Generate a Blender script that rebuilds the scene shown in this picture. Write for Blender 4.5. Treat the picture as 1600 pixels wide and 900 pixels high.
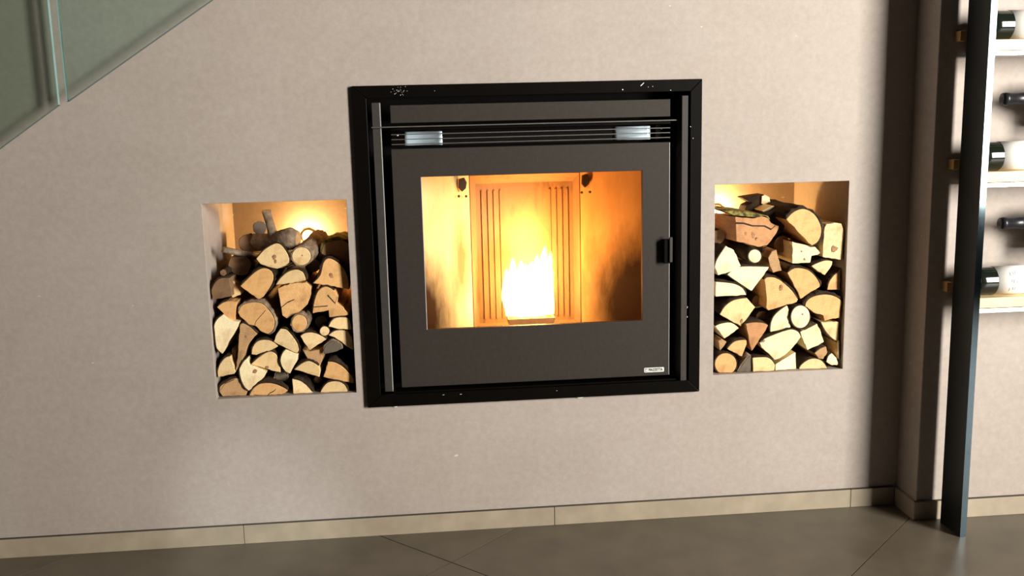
import bpy, bmesh, math, random
from mathutils import Matrix, Vector
from math import radians, sin, cos, pi

for o in list(bpy.data.objects):
    bpy.data.objects.remove(o)
SC = bpy.context.scene
COL = SC.collection

# ------------------------------------------------------------------ camera
CAM_H, CAM_D, FPX = 1.146, 2.6, 1500.0
ROT = (Matrix.Rotation(radians(-4.977), 3, 'Z') @ Matrix.Rotation(radians(90 - 9.794), 3, 'X')
       @ Matrix.Rotation(radians(-1.398), 3, 'Z'))
cam_data = bpy.data.cameras.new('camera')
cam_data.sensor_width = 36.0
cam_data.lens = FPX / 1600 * 36.0
cam = bpy.data.objects.new('camera', cam_data)
cam.matrix_world = Matrix.Translation((0, -CAM_D, CAM_H)) @ ROT.to_4x4()
COL.objects.link(cam)
SC.camera = cam

# ------------------------------------------------------------------ world, daylight, exposure
world = bpy.data.worlds.new('world')
SC.world = world
world.use_nodes = True
bg = world.node_tree.nodes['Background']
bg.inputs[0].default_value = (0.80, 0.86, 1.0, 1)
bg.inputs[1].default_value = 0.012


def area_light(name, loc, target, sx, sy, power, color, spread=180):
    d = bpy.data.lights.new(name, 'AREA')
    d.shape = 'RECTANGLE'
    d.size, d.size_y, d.energy, d.color = sx, sy, power, color
    d.spread = radians(spread)
    o = bpy.data.objects.new(name, d)
    o.location = loc
    o.rotation_euler = (Vector(target) - Vector(loc)).to_track_quat('-Z', 'Y').to_euler()
    COL.objects.link(o)
    return o


# tall glazed door to the right of the camera: the dominant daylight of the room
area_light('daylight_glazed_door', (3.85, -3.70, 1.75), (0.7, 0.0, 1.75), 0.95, 2.4, 268, (1.0, 0.955, 0.88), 125)
# added unseen spot imitating a patch of reflected daylight at the wall foot
sd = bpy.data.lights.new('added_glint_spot', 'SPOT')
sd.energy, sd.color, sd.spot_size, sd.spot_blend, sd.shadow_soft_size = 260, (0.85, 0.96, 1.0), radians(9), 1.0, 0.05
so = bpy.data.objects.new('added_glint_spot', sd)
so.location = (-1.7, -3.1, 2.3)
so.rotation_euler = (Vector((-0.49, 0.0, 0.05)) - so.location).to_track_quat('-Z', 'Y').to_euler()
COL.objects.link(so)

SC.view_settings.view_transform = 'Standard'
SC.view_settings.look = 'None'
SC.view_settings.gamma = 1.0
SC.view_settings.use_curve_mapping = False
SC.view_settings.exposure = 0.0


# ------------------------------------------------------------------ helpers
def ray(px, py):
    return ROT @ Vector(((px - 800) / FPX, -(py - 450) / FPX, -1.0))


def at(px, py, Y):
    """point of the plane at depth Y that a photo point shows"""
    d = ray(px, py)
    t = (Y + CAM_D) / d.y
    return Vector((d.x * t, Y, CAM_H + d.z * t))


def mesh_obj(name, verts, faces, mats, parent=None, fm=None, smooth=False, loc=None):
    me = bpy.data.meshes.new(name)
    if loc is not None:
        lo = Vector(loc)
        verts = [Vector(v) - lo for v in verts]
    me.from_pydata([tuple(v) for v in verts], [], faces)
    if not isinstance(mats, (list, tuple)):
        mats = [mats]
    for m in mats:
        me.materials.append(m)
    bm = bmesh.new()
    bm.from_mesh(me)
    bmesh.ops.recalc_face_normals(bm, faces=bm.faces)
    bm.to_mesh(me)
    bm.free()
    if fm:
        for p, i in zip(me.polygons, fm):
            p.material_index = i
    if smooth:
        for p in me.polygons:
            p.use_smooth = True
    o = bpy.data.objects.new(name, me)
    if loc is not None:
        o.location = loc
    COL.objects.link(o)
    if parent is not None:
        o.parent = parent
        if loc is not None or parent.location.length > 0:
            o.location = Vector(loc if loc is not None else (0, 0, 0)) - world_loc(parent)
    return o


def world_loc(o):
    v = Vector(o.location)
    while o.parent is not None:
        o = o.parent
        v = v + Vector(o.location)
    return v


def empty(name, loc):
    o = bpy.data.objects.new(name, None)
    o.empty_display_size = 0.05
    o.location = loc
    COL.objects.link(o)
    return o


def tag(o, label=None, cat=None, group=None, kind=None):
    if label: o['label'] = label
    if cat: o['category'] = cat
    if group: o['group'] = group
    if kind: o['kind'] = kind
    return o


def box_vf(x0, x1, y0, y1, z0, z1):
    v = [(x0, y0, z0), (x1, y0, z0), (x1, y1, z0), (x0, y1, z0), (x0, y0, z1), (x1, y0, z1), (x1, y1, z1), (x0, y1, z1)]
    f = [(0, 3, 2, 1), (4, 5, 6, 7), (0, 1, 5, 4), (1, 2, 6, 5), (2, 3, 7, 6), (3, 0, 4, 7)]
    return v, f


def box(name, x0, x1, y0, y1, z0, z1, mat, parent=None, bevel=0.0, seg=2):
    v, f = box_vf(x0, x1, y0, y1, z0, z1)
    c = ((x0 + x1) / 2, (y0 + y1) / 2, z0)
    o = mesh_obj(name, v, f, mat, parent, loc=c)
    if bevel:
        add_bevel(o, bevel, seg)
    return o


def add_bevel(o, w, seg=2):
    m = o.modifiers.new('bevel', 'BEVEL')
    m.width = w
    m.segments = seg
    m.limit_method = 'ANGLE'
    m.angle_limit = radians(40)
    return m


def prism(name, poly, y0, y1, mat, parent=None, bevel=0.0):
    """polygon of (x, z) points given depth from y0 to y1"""
    n = len(poly)
    v = [(x, y0, z) for x, z in poly] + [(x, y1, z) for x, z in poly]
    f = [tuple(range(n)), tuple(range(2 * n - 1, n - 1, -1))]
    f += [(i, (i + 1) % n, n + (i + 1) % n, n + i) for i in range(n)]
    c = (sum(p[0] for p in poly) / n, (y0 + y1) / 2, sum(p[1] for p in poly) / n)
    o = mesh_obj(name, v, f, mat, parent, loc=c)
    if bevel:
        add_bevel(o, bevel)
    return o


def lathe(name, prof, n, mat, parent=None, axis='X', base=(0, 0, 0), smooth=True, cap=True, jit=0.0, rng=None):
    """prof: (along, radius) list; turned around an axis through base"""
    v, f = [], []
    for a, r in prof:
        for k in range(n):
            t = 2 * pi * k / n
            rr = r * (1 + (rng.uniform(-jit, jit) if rng else 0))
            p, q = rr * cos(t), rr * sin(t)
            v.append({'X': (a, p, q), 'Y': (p, a, q), 'Z': (p, q, a)}[axis])
    for i in range(len(prof) - 1):
        for k in range(n):
            k2 = (k + 1) % n
            f.append((i * n + k, i * n + k2, (i + 1) * n + k2, (i + 1) * n + k))
    if cap:
        f.append(tuple(range(n - 1, -1, -1)))
        f.append(tuple(range((len(prof) - 1) * n, len(prof) * n)))
    v = [Vector(p) + Vector(base) for p in v]
    return mesh_obj(name, v, f, mat, parent, smooth=smooth, loc=base)


def tube(name, pts, radii, n, mat, parent=None, jit=0.0, rng=None, loc=None, endmat=None):
    v, f, fm = [], [], []
    m = len(pts)
    pts = [Vector(p) for p in pts]
    for i, (p, r) in enumerate(zip(pts, radii)):
        d = (pts[min(i + 1, m - 1)] - pts[max(i - 1, 0)]).normalized()
        up = Vector((0, 0, 1)) if abs(d.z) < 0.8 else Vector((1, 0, 0))
        a = d.cross(up).normalized()
        b = d.cross(a).normalized()
        for k in range(n):
            t = 2 * pi * k / n
            rr = r * (1 + (rng.uniform(-jit, jit) if rng else 0))
            v.append(p + a * (rr * cos(t)) + b * (rr * sin(t)))
    for i in range(m - 1):
        for k in range(n):
            k2 = (k + 1) % n
            f.append((i * n + k, i * n + k2, (i + 1) * n + k2, (i + 1) * n + k))
            fm.append(0)
    f.append(tuple(range(n - 1, -1, -1))); fm.append(1 if endmat else 0)
    f.append(tuple(range((m - 1) * n, m * n))); fm.append(1 if endmat else 0)
    o = mesh_obj(name, v, f, [mat, endmat] if endmat else mat, parent, fm=fm, loc=loc or pts[0])
    for p in o.data.polygons[:-2]:
        p.use_smooth = True
    return o


def text_mesh(name, body, size, mat, parent, loc, rot=(pi / 2, 0, 0), extrude=0.0003, sx=1.0, bold=0.0):
    cu = bpy.data.curves.new(name, 'FONT')
    cu.body = body
    cu.size = size
    cu.extrude = extrude
    cu.offset = bold
    cu.align_x = 'CENTER'
    cu.align_y = 'CENTER'
    t = bpy.data.objects.new(name + '_tmp', cu)
    COL.objects.link(t)
    bpy.context.view_layer.update()
    me = bpy.data.meshes.new_from_object(t.evaluated_get(bpy.context.evaluated_depsgraph_get()))
    bpy.data.objects.remove(t)
    me.name = name
    me.transform(Matrix.Diagonal((sx, 1, 1, 1)))
    me.materials.clear()
    me.materials.append(mat)
    o = bpy.data.objects.new(name, me)
    COL.objects.link(o)
    o.parent = parent
    o.location = Vector(loc) - world_loc(parent)
    o.rotation_euler = rot
    return o


# ------------------------------------------------------------------ materials
def new_mat(name):
    m = bpy.data.materials.new(name)
    m.use_nodes = True
    nt = m.node_tree
    return m, nt, nt.nodes['Principled BSDF']


def N(nt, typ, **kw):
    n = nt.nodes.new(typ)
    for k, v in kw.items():
        setattr(n, k, v)
    return n


def noise(nt, scale, detail=4, rough=0.55, coord='Object', vscale=None):
    tc = N(nt, 'ShaderNodeTexCoord')
    out = tc.outputs[coord]
    if vscale:
        mp = N(nt, 'ShaderNodeMapping')
        mp.inputs['Scale'].default_value = vscale
        nt.links.new(out, mp.inputs[0])
        out = mp.outputs[0]
    n = N(nt, 'ShaderNodeTexNoise')
    n.inputs['Scale'].default_value = scale
    n.inputs['Detail'].default_value = detail
    n.inputs['Roughness'].default_value = rough
    nt.links.new(out, n.inputs['Vector'])
    return n.outputs['Fac']


def ramp(nt, fac, stops):
    r = N(nt, 'ShaderNodeValToRGB')
    e = r.color_ramp.elements
    while len(e) < len(stops):
        e.new(0.5)
    for el, (p, c) in zip(e, stops):
        el.position = p
        el.color = (*c, 1) if len(c) == 3 else c
    nt.links.new(fac, r.inputs[0])
    return r.outputs[0]


def mixc(nt, fac, a, b, blend='MIX'):
    m = N(nt, 'ShaderNodeMix', data_type='RGBA', blend_type=blend)
    if isinstance(fac, float): m.inputs[0].default_value = fac
    else: nt.links.new(fac, m.inputs[0])
    for s, x in ((6, a), (7, b)):
        if isinstance(x, tuple): m.inputs[s].default_value = (*x, 1)
        else: nt.links.new(x, m.inputs[s])
    return m.outputs[2]


def bump(nt, bs, h, strength=0.3, dist=0.01):
    b = N(nt, 'ShaderNodeBump')
    b.inputs['Strength'].default_value = strength
    b.inputs['Distance'].default_value = dist
    nt.links.new(h, b.inputs['Height'])
    nt.links.new(b.outputs[0], bs.inputs['Normal'])


def simple(name, col, rough=0.5, metal=0.0, var=0.08, scale=30, bmp=0.0, spec=0.5, coord='Object'):
    m, nt, bs = new_mat(name)
    f = noise(nt, scale, 5, coord=coord)
    lo = tuple(c * (1 - var) for c in col)
    hi = tuple(min(1, c * (1 + var)) for c in col)
    nt.links.new(ramp(nt, f, [(0.3, lo), (0.7, hi)]), bs.inputs['Base Color'])
    bs.inputs['Roughness'].default_value = rough
    bs.inputs['Metallic'].default_value = metal
    bs.inputs['Specular IOR Level'].default_value = spec
    if bmp:
        bump(nt, bs, f, bmp, 0.002)
    return m


def plaster(name):
    m, nt, bs = new_mat(name)
    big = noise(nt, 1.6, 6, 0.62, 'Object')
    fine = noise(nt, 55, 6, 0.7, 'Object')
    cloud = noise(nt, 6.0, 8, 0.68, 'Object', (1, 1, 1.5))
    base = ramp(nt, big, [(0.30, (0.335, 0.284, 0.247)), (0.50, (0.375, 0.322, 0.281)), (0.72, (0.415, 0.362, 0.318))])
    c2 = mixc(nt, 0.35, base, ramp(nt, cloud, [(0.35, (0.36, 0.30, 0.255)), (0.65, (0.43, 0.375, 0.33))]))
    # pale trowel scuffs and small chips
    sc = noise(nt, 9.0, 10, 0.75, 'Object', (1.0, 1.0, 0.5))
    scf = ramp(nt, sc, [(0.66, (0, 0, 0)), (0.78, (1, 1, 1))])
    c3 = mixc(nt, scf, c2, (0.50, 0.45, 0.40))
    ck = noise(nt, 26.0, 2, 0.4, 'Object', (1.0, 1.0, 2.2))
    ckf = ramp(nt, ck, [(0.775, (0, 0, 0)), (0.79, (1, 1, 1))])
    c4 = mixc(nt, ckf, c3, (0.62, 0.56, 0.50))
    gr = mixc(nt, 0.16, c4, ramp(nt, fine, [(0.35, (0.25, 0.21, 0.185)), (0.65, (0.55, 0.48, 0.43))]))
    nt.links.new(gr, bs.inputs['Base Color'])
    bs.inputs['Roughness'].default_value = 0.62
    bs.inputs['Specular IOR Level'].default_value = 0.3
    bump(nt, bs, mixc(nt, 0.4, fine, cloud), 0.12, 0.004)
    return m


def wood_mat(name, pale, mid, dark):
    """split firewood: growth rings round the pith (object origin) plus fibres along the log"""
    m, nt, bs = new_mat(name)
    tc = N(nt, 'ShaderNodeTexCoord')
    w = N(nt, 'ShaderNodeTexWave', wave_type='RINGS', rings_direction='Y')
    w.inputs['Scale'].default_value = 48
    w.inputs['Distortion'].default_value = 3.5
    w.inputs['Detail'].default_value = 3
    w.inputs['Detail Scale'].default_value = 1.2
    nt.links.new(tc.outputs['Object'], w.inputs[0])
    fib = noise(nt, 60, 5, 0.6, 'Object', (1, 0.08, 1))
    blot = noise(nt, 22, 5, 0.6, 'Object', (1, 0.4, 1))
    oi = N(nt, 'ShaderNodeObjectInfo')
    c = mixc(nt, oi.outputs['Random'], pale, mid)
    c = mixc(nt, ramp(nt, w.outputs['Fac'], [(0.2, (0, 0, 0)), (0.9, (0.55, 0.55, 0.55))]), c, mid)
    c = mixc(nt, ramp(nt, blot, [(0.48, (0, 0, 0)), (0.74, (0.75, 0.75, 0.75))]), c, dark)
    c = mixc(nt, ramp(nt, fib, [(0.5, (0, 0, 0)), (0.8, (0.5, 0.5, 0.5))]), c, dark)
    gr = noise(nt, 240, 4, 0.7, 'Object', (1, 0.05, 1))
    c = mixc(nt, ramp(nt, gr, [(0.55, (0, 0, 0)), (0.75, (0.45, 0.45, 0.45))]), c, dark)
    nt.links.new(c, bs.inputs['Base Color'])
    bs.inputs['Roughness'].default_value = 0.75
    bs.inputs['Specular IOR Level'].default_value = 0.2
    bump(nt, bs, fib, 0.4, 0.003)
    return m


def bark_mat(name, dark, mid, light, moss=None):
    m, nt, bs = new_mat(name)
    f = noise(nt, 26, 8, 0.7, 'Object', (1, 0.35, 1))
    c = ramp(nt, f, [(0.3, dark), (0.52, mid), (0.72, light)])
    if moss:
        g = noise(nt, 40, 6, 0.7)
        c = mixc(nt, ramp(nt, g, [(0.42, (0, 0, 0)), (0.56, (1, 1, 1))]), c, moss)
    nt.links.new(c, bs.inputs['Base Color'])
    bs.inputs['Roughness'].default_value = 0.9
    bs.inputs['Specular IOR Level'].default_value = 0.15
    bump(nt, bs, f, 0.9, 0.008)
    return m


def glass_mat(name, tint, gloss=0.05, rough=0.02):
    m, nt, bs = new_mat(name)
    nt.nodes.remove(bs)
    tr = N(nt, 'ShaderNodeBsdfTransparent')
    gl = N(nt, 'ShaderNodeBsdfGlossy')
    f = noise(nt, 3.0, 4)
    lo = tuple(c * 0.96 for c in tint)
    nt.links.new(ramp(nt, f, [(0.3, lo), (0.7, tint)]), tr.inputs[0])
    gl.inputs['Color'].default_value = (0.9, 1.0, 0.97, 1)
    gl.inputs['Roughness'].default_value = rough
    mx = N(nt, 'ShaderNodeMixShader')
    mx.inputs[0].default_value = gloss
    nt.links.new(tr.outputs[0], mx.inputs[1])
    nt.links.new(gl.outputs[0], mx.inputs[2])
    nt.links.new(mx.outputs[0], nt.nodes['Material Output'].inputs[0])
    return m


def emit_mat(name, col, strength):
    m, nt, bs = new_mat(name)
    bs.inputs['Base Color'].default_value = (*col, 1)
    bs.inputs['Emission Color'].default_value = (*col, 1)
    bs.inputs['Emission Strength'].default_value = strength
    return m


def flame_mat(name, col, strength):
    m, nt, bs = new_mat(name)
    nt.nodes.remove(bs)
    e = N(nt, 'ShaderNodeEmission')
    e.inputs[0].default_value = (*col, 1)
    e.inputs[1].default_value = strength
    nt.links.new(e.outputs[0], nt.nodes['Material Output'].inputs['Volume'])
    return m


def refractory(name, base, hi):
    """heat-stained firebox sheet with soot smears"""
    m, nt, bs = new_mat(name)
    f = noise(nt, 7, 7, 0.65, 'Object', (1.2, 1, 0.45))
    c = ramp(nt, f, [(0.3, base), (0.65, hi)])
    s = noise(nt, 11, 6, 0.6, 'Object', (1.6, 1, 0.55))
    c = mixc(nt, ramp(nt, s, [(0.56, (0, 0, 0)), (0.72, (0.75, 0.75, 0.75))]), c, (0.10, 0.06, 0.035))
    nt.links.new(c, bs.inputs['Base Color'])
    bs.inputs['Roughness'].default_value = 0.55
    bump(nt, bs, f, 0.15, 0.004)
    return m


def sooty(name, base, hi, corner_x, corner_z, r0, r1, smear=None):
    """side sheet whose lower outer corner carries a round soot deposit"""
    m, nt, bs = new_mat(name)
    f = noise(nt, 9, 7, 0.65, 'Object', (1.2, 1, 0.4))
    c = ramp(nt, f, [(0.3, base), (0.65, hi)])
    tc = N(nt, 'ShaderNodeTexCoord')
    dist = N(nt, 'ShaderNodeVectorMath', operation='DISTANCE')
    nt.links.new(tc.outputs['Object'], dist.inputs[0])
    dist.inputs[1].default_value = (corner_x, -0.08, corner_z)
    ad = N(nt, 'ShaderNodeMath', operation='MULTIPLY_ADD')
    nt.links.new(f, ad.inputs[0])
    ad.inputs[1].default_value = 0.16
    nt.links.new(dist.outputs['Value'], ad.inputs[2])
    k = ramp(nt, ad.outputs[0], [(r0 + 0.08, (1, 1, 1)), (r1 + 0.08, (0, 0, 0))])
    c = mixc(nt, k, c, (0.026, 0.008, 0.002))
    if smear:
        mp = N(nt, 'ShaderNodeMapping')
        mp.inputs['Location'].default_value = tuple(-a * b for a, b in zip(smear, (1.9, 1.9, 0.62)))
        mp.inputs['Scale'].default_value = (1.9, 1.9, 0.62)
        nt.links.new(tc.outputs['Object'], mp.inputs[0])
        ln = N(nt, 'ShaderNodeVectorMath', operation='LENGTH')
        nt.links.new(mp.outputs[0], ln.inputs[0])
        ad2 = N(nt, 'ShaderNodeMath', operation='MULTIPLY_ADD')
        nt.links.new(noise(nt, 30, 6, 0.7, 'Object', (1.5, 1, 0.4)), ad2.inputs[0])
        ad2.inputs[1].default_value = 0.10
        nt.links.new(ln.outputs['Value'], ad2.inputs[2])
        k2 = ramp(nt, ad2.outputs[0], [(0.075, (0.8, 0.8, 0.8)), (0.145, (0, 0, 0))])
        c = mixc(nt, k2, c, (0.20, 0.10, 0.04))
    nt.links.new(c, bs.inputs['Base Color'])
    bs.inputs['Roughness'].default_value = 0.6
    bs.inputs['Specular IOR Level'].default_value = 0.08
    bump(nt, bs, f, 0.15, 0.004)
    return m


M = {}
M['plaster'] = plaster('warm_grey_plaster')
M['floor_tile'] = simple('grey_stone_tile', (0.128, 0.106, 0.074), 0.42, 0, 0.16, 9, 0.05, 0.45)
M['grout'] = simple('dark_grout', (0.05, 0.042, 0.035), 0.9)
M['skirting'] = simple('beige_skirting_tile', (0.335, 0.278, 0.200), 0.45, 0, 0.14, 12, 0.04)
M['top_shade'] = simple('shaded_dirty_top', (0.075, 0.06, 0.045), 0.9)  # shade and dirt of the skirting's top edge, painted as a dark colour
M['edge_highlight'] = simple('painted_edge_highlight', (0.62, 0.60, 0.56), 0.35, 0.3)  # pale colour painting the light caught along the stove edges
M['black_frame'] = simple('black_lacquered_steel', (0.0030, 0.0022, 0.0015), 0.40, 0.0, 0.2, 40, 0.02, 0.06)
M['black_void'] = simple('black_inner_steel', (0.006, 0.005, 0.0045), 0.8, 0.0, 0.2, 40, 0, 0.1)
M['door'] = simple('anthracite_painted_steel', (0.032, 0.0255, 0.021), 0.55, 0.0, 0.10, 90, 0.04, 0.2)
M['strip'] = simple('grey_side_profile', (0.042, 0.036, 0.032), 0.5, 0.0, 0.1, 60, 0, 0.25)
M['slat'] = simple('dark_slat_steel', (0.10, 0.088, 0.075), 0.45, 0.3, 0.1, 40)
M['chrome'] = simple('steel_deflector_blue_reflection', (0.62, 0.76, 0.86), 0.35, 0.1, 0.12, 20)  # bluish window reflection put into the base colour
M['bright'] = simple('bright_screw_steel', (0.85, 0.88, 0.88), 0.3, 0.2)
M['badge'] = simple('white_badge_plate', (0.66, 0.66, 0.62), 0.5)
M['ink'] = simple('black_ink', (0.02, 0.02, 0.02), 0.6)
M['white'] = simple('white_sealant', (0.85, 0.85, 0.82), 0.6)
M['fire_back'] = refractory('firebox_back_sheet', (0.21, 0.125, 0.065), (0.30, 0.185, 0.10))
M['pot'] = simple('heat_tinted_burn_pot', (0.42, 0.24, 0.10), 0.5, 0.0, 0.2, 30)
M['bracket'] = simple('sooty_bracket', (0.05, 0.035, 0.025), 0.7)
M['ember'] = emit_mat('glowing_pellets', (1.0, 0.45, 0.10), 2.0)
M['stove_glass'] = glass_mat('stove_door_glass', (0.97, 0.95, 0.92), 0.008, 0.05)
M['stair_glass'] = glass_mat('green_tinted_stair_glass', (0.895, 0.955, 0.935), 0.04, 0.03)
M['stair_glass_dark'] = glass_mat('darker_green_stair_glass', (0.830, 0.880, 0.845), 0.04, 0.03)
M['glass_edge'] = simple('polished_glass_edge', (0.25, 0.42, 0.42), 0.15, 0.0, 0.15, 10, 0, 0.8)
M['glass_edge_dark'] = simple('dark_green_glass_edge', (0.06, 0.12, 0.12), 0.2, 0.0, 0.2, 10, 0, 0.5)
M['steel'] = simple('brushed_steel', (0.55, 0.56, 0.56), 0.35, 0.8)
M['post'] = simple('blue_black_painted_steel', (0.008, 0.012, 0.014), 0.30, 0.0, 0.1, 30, 0, 0.6)
M['post_edge'] = simple('bare_steel_edge', (0.040, 0.054, 0.062), 0.08, 1.0, 0.06, 12)
M['shelf_wood'] = simple('pale_oak_shelf', (0.78, 0.58, 0.31), 0.5, 0, 0.15, 18, 0.05)
M['band'] = simple('bounced_light_band', (0.55, 0.33, 0.13), 0.5, 0, 0.15, 18, 0.05)  # orange of light bounced onto the wall, put into the colour
M['bottle'] = simple('dark_bottle_glass', (0.008, 0.011, 0.007), 0.10, 0, 0.2, 20, 0, 0.6)
M['capsule'] = simple('black_foil_capsule', (0.014, 0.014, 0.017), 0.35, 0.2, 0.2, 30, 0, 0.5)
M['label'] = simple('white_paper_label', (0.86, 0.84, 0.78), 0.65, 0, 0.03)
M['lamp'] = emit_mat('warm_lamp_lens', (1.0, 0.66, 0.30), 12.0)
M['lamp_body'] = simple('lamp_housing', (0.5, 0.48, 0.45), 0.4, 0.5)

W = {
    'p': wood_mat('pale_split_wood', (0.86, 0.65, 0.36), (0.78, 0.55, 0.27), (0.52, 0.30, 0.12)),
    'w': wood_mat('whitish_split_wood', (0.94, 0.82, 0.54), (0.88, 0.73, 0.43), (0.64, 0.44, 0.22)),
    'h': wood_mat('honey_split_wood', (0.80, 0.475, 0.205), (0.70, 0.395, 0.155), (0.42, 0.205, 0.075)),
    't': wood_mat('tan_split_wood', (0.52, 0.315, 0.15), (0.44, 0.26, 0.12), (0.25, 0.13, 0.06)),
    'b': wood_mat('brown_split_wood', (0.27, 0.155, 0.08), (0.22, 0.125, 0.063), (0.13, 0.07, 0.035)),
    'r': wood_mat('reddish_split_wood', (0.55, 0.275, 0.12), (0.47, 0.235, 0.10), (0.27, 0.12, 0.055)),
    'g': wood_mat('weathered_grey_wood', (0.17, 0.135, 0.10), (0.14, 0.11, 0.08), (0.08, 0.062, 0.045)),
}
B = {
    'n': bark_mat('brown_bark', (0.014, 0.009, 0.005), (0.038, 0.023, 0.014), (0.085, 0.056, 0.035)),
    'g': bark_mat('grey_bark', (0.09, 0.062, 0.039), (0.25, 0.18, 0.12), (0.46, 0.35, 0.245)),
    'm': bark_mat('mossy_bark', (0.022, 0.015, 0.010), (0.060, 0.042, 0.024), (0.13, 0.10, 0.05), (0.30, 0.25, 0.07)),
}
M['crack'] = simple('dark_crack', (0.03, 0.016, 0.009), 0.9)
M['knot'] = simple('brown_knot', (0.33, 0.165, 0.075), 0.8, 0, 0.4, 80)

# ------------------------------------------------------------------ setting
NL = (-0.591, -0.213, 0.419, 0.953)      # left niche x0 x1 z0 z1
NR = (0.797, 1.180, 0.420, 0.962)        # right niche
SV = (-0.165, 0.738, 0.392, 1.234)       # opening behind the stove frame
ND = 0.40                                # niche depth
PX, PY = 1.358, -0.118                   # projecting wall: left side and front plane


def build_wall_back():
    xs = sorted({-2.6, NL[0], NL[1], SV[0], SV[1], NR[0], NR[1], PX + 0.02})
    zs = sorted({-0.02, NL[2], NL[3], NR[2], NR[3], SV[2], SV[3], 2.75})
    verts, faces, idx = [], [], {}

    def vid(p):
        k = tuple(round(c, 5) for c in p)
        if k not in idx:
            idx[k] = len(verts)
            verts.append(k)
        return idx[k]

    def inside(h, x, z):
        return h[0] < x < h[1] and h[2] < z < h[3]
    for i in range(len(xs) - 1):
        for j in range(len(zs) - 1):
            cx, cz = (xs[i] + xs[i + 1]) / 2, (zs[j] + zs[j + 1]) / 2
            if any(inside(h, cx, cz) for h in (NL, NR, SV)):
                continue
            faces.append(tuple(vid(p) for p in ((xs[i], 0, zs[j]), (xs[i + 1], 0, zs[j]), (xs[i + 1], 0, zs[j + 1]), (xs[i], 0, zs[j + 1]))))
    for h, d in ((NL, ND), (NR, ND), (SV, 0.52)):
        hx = [x for x in xs if h[0] - 1e-6 <= x <= h[1] + 1e-6]
        hz = [z for z in zs if h[2] - 1e-6 <= z <= h[3] + 1e-6]
        for a, b in zip(hx[:-1], hx[1:]):
            for z in (h[2], h[3]):
                faces.append((vid((a, 0, z)), vid((b, 0, z)), vid((b, d, z)), vid((a, d, z))))
        for a, b in zip(hz[:-1], hz[1:]):
            for x in (h[0], h[1]):
                faces.append((vid((x, 0, a)), vid((x, 0, b)), vid((x, d, b)), vid((x, d, a))))
        bk = [vid((x, d, h[2])) for x in hx] + [vid((h[1], d, z)) for z in hz[1:]] + [vid((x, d, h[3])) for x in hx[::-1][1:]] + [vid((h[0], d, z)) for z in hz[::-1][1:-1]]
        faces.append(tuple(bk))
    # outer back so that the wall is a solid block
    bx0, bx1, bz0, bz1, by = xs[0], xs[-1], zs[0], zs[-1], 0.60
    B4 = [vid((bx0, by, bz0)), vid((bx1, by, bz0)), vid((bx1, by, bz1)), vid((bx0, by, bz1))]
    faces.append(tuple(B4))
    faces.append(tuple([vid((bx0, 0, z)) for z in zs] + [B4[3], B4[0]]))
    faces.append(tuple([vid((bx1, 0, z)) for z in zs] + [B4[2], B4[1]]))
    faces.append(tuple([vid((x, 0, bz0)) for x in xs] + [B4[1], B4[0]]))
    faces.append(tuple([vid((x, 0, bz1)) for x in xs] + [B4[2], B4[3]]))
    o = mesh_obj('wall_back', verts, faces, M['plaster'])
    add_bevel(o, 0.004, 2)
    tag(o, 'warm grey plastered wall with stove opening and two log niches', kind='structure')
    return o


wall_back = build_wall_back()
wall_right = box('wall_right', PX, 3.6, PY, 0.60, -0.02, 2.75, M['plaster'], bevel=0.003)
tag(wall_right, 'projecting grey plastered wall behind the wine rack', kind='structure')


def clip(poly, f):
    out = []
    for i, p in enumerate(poly):
        q = poly[(i + 1) % len(poly)]
        a, b = f(p), f(q)
        if a >= 0: out.append(p)
        if (a < 0) != (b < 0):
            t = a / (a - b)
            out.append((p[0] + (q[0] - p[0]) * t, p[1] + (q[1] - p[1]) * t))
    return out


def build_floor():
    fl = box('floor', -2.6, 3.6, -4.2, 0.0, -0.06, -0.003, M['grout'])
    tag(fl, 'grey stone tiles laid diagonally', kind='structure')
    T, U0, V0 = 0.861, 0.237 / math.sqrt(2), -0.179 / math.sqrt(2)
    g = 0.0013
    r2 = math.sqrt(2)
    for i in range(-6, 7):
        for j in range(-6, 7):
            u0, u1 = U0 + i * T + g, U0 + (i + 1) * T - g
            v0, v1 = V0 + j * 2 * T + g, V0 + (j + 1) * 2 * T - g
            # u = (x - y)/sqrt2, v = (x + y)/sqrt2
            poly = [((u + v) / r2, (v - u) / r2) for u, v in ((u0, v0), (u1, v0), (u1, v1), (u0, v1))]
            for f in (lambda p: -0.0005 - p[1], lambda p: p[1] + 4.19, lambda p: p[0] + 2.59, lambda p: 3.59 - p[0]):
                if poly: poly = clip(poly, f)
            if len(poly) < 3: continue
            n = len(poly)
            v = [(x, y, 0.0) for x, y in poly] + [(x, y, -0.012) for x, y in poly]
            fc = [tuple(range(n)), tuple(range(2 * n - 1, n - 1, -1))] + [(k, (k + 1) % n, n + (k + 1) % n, n + k) for k in range(n)]
            c = (sum(p[0] for p in poly) / n, sum(p[1] for p in poly) / n, -0.012)
            t = mesh_obj('tile', v, fc, M['floor_tile'], fl, loc=c)


build_floor()


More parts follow.
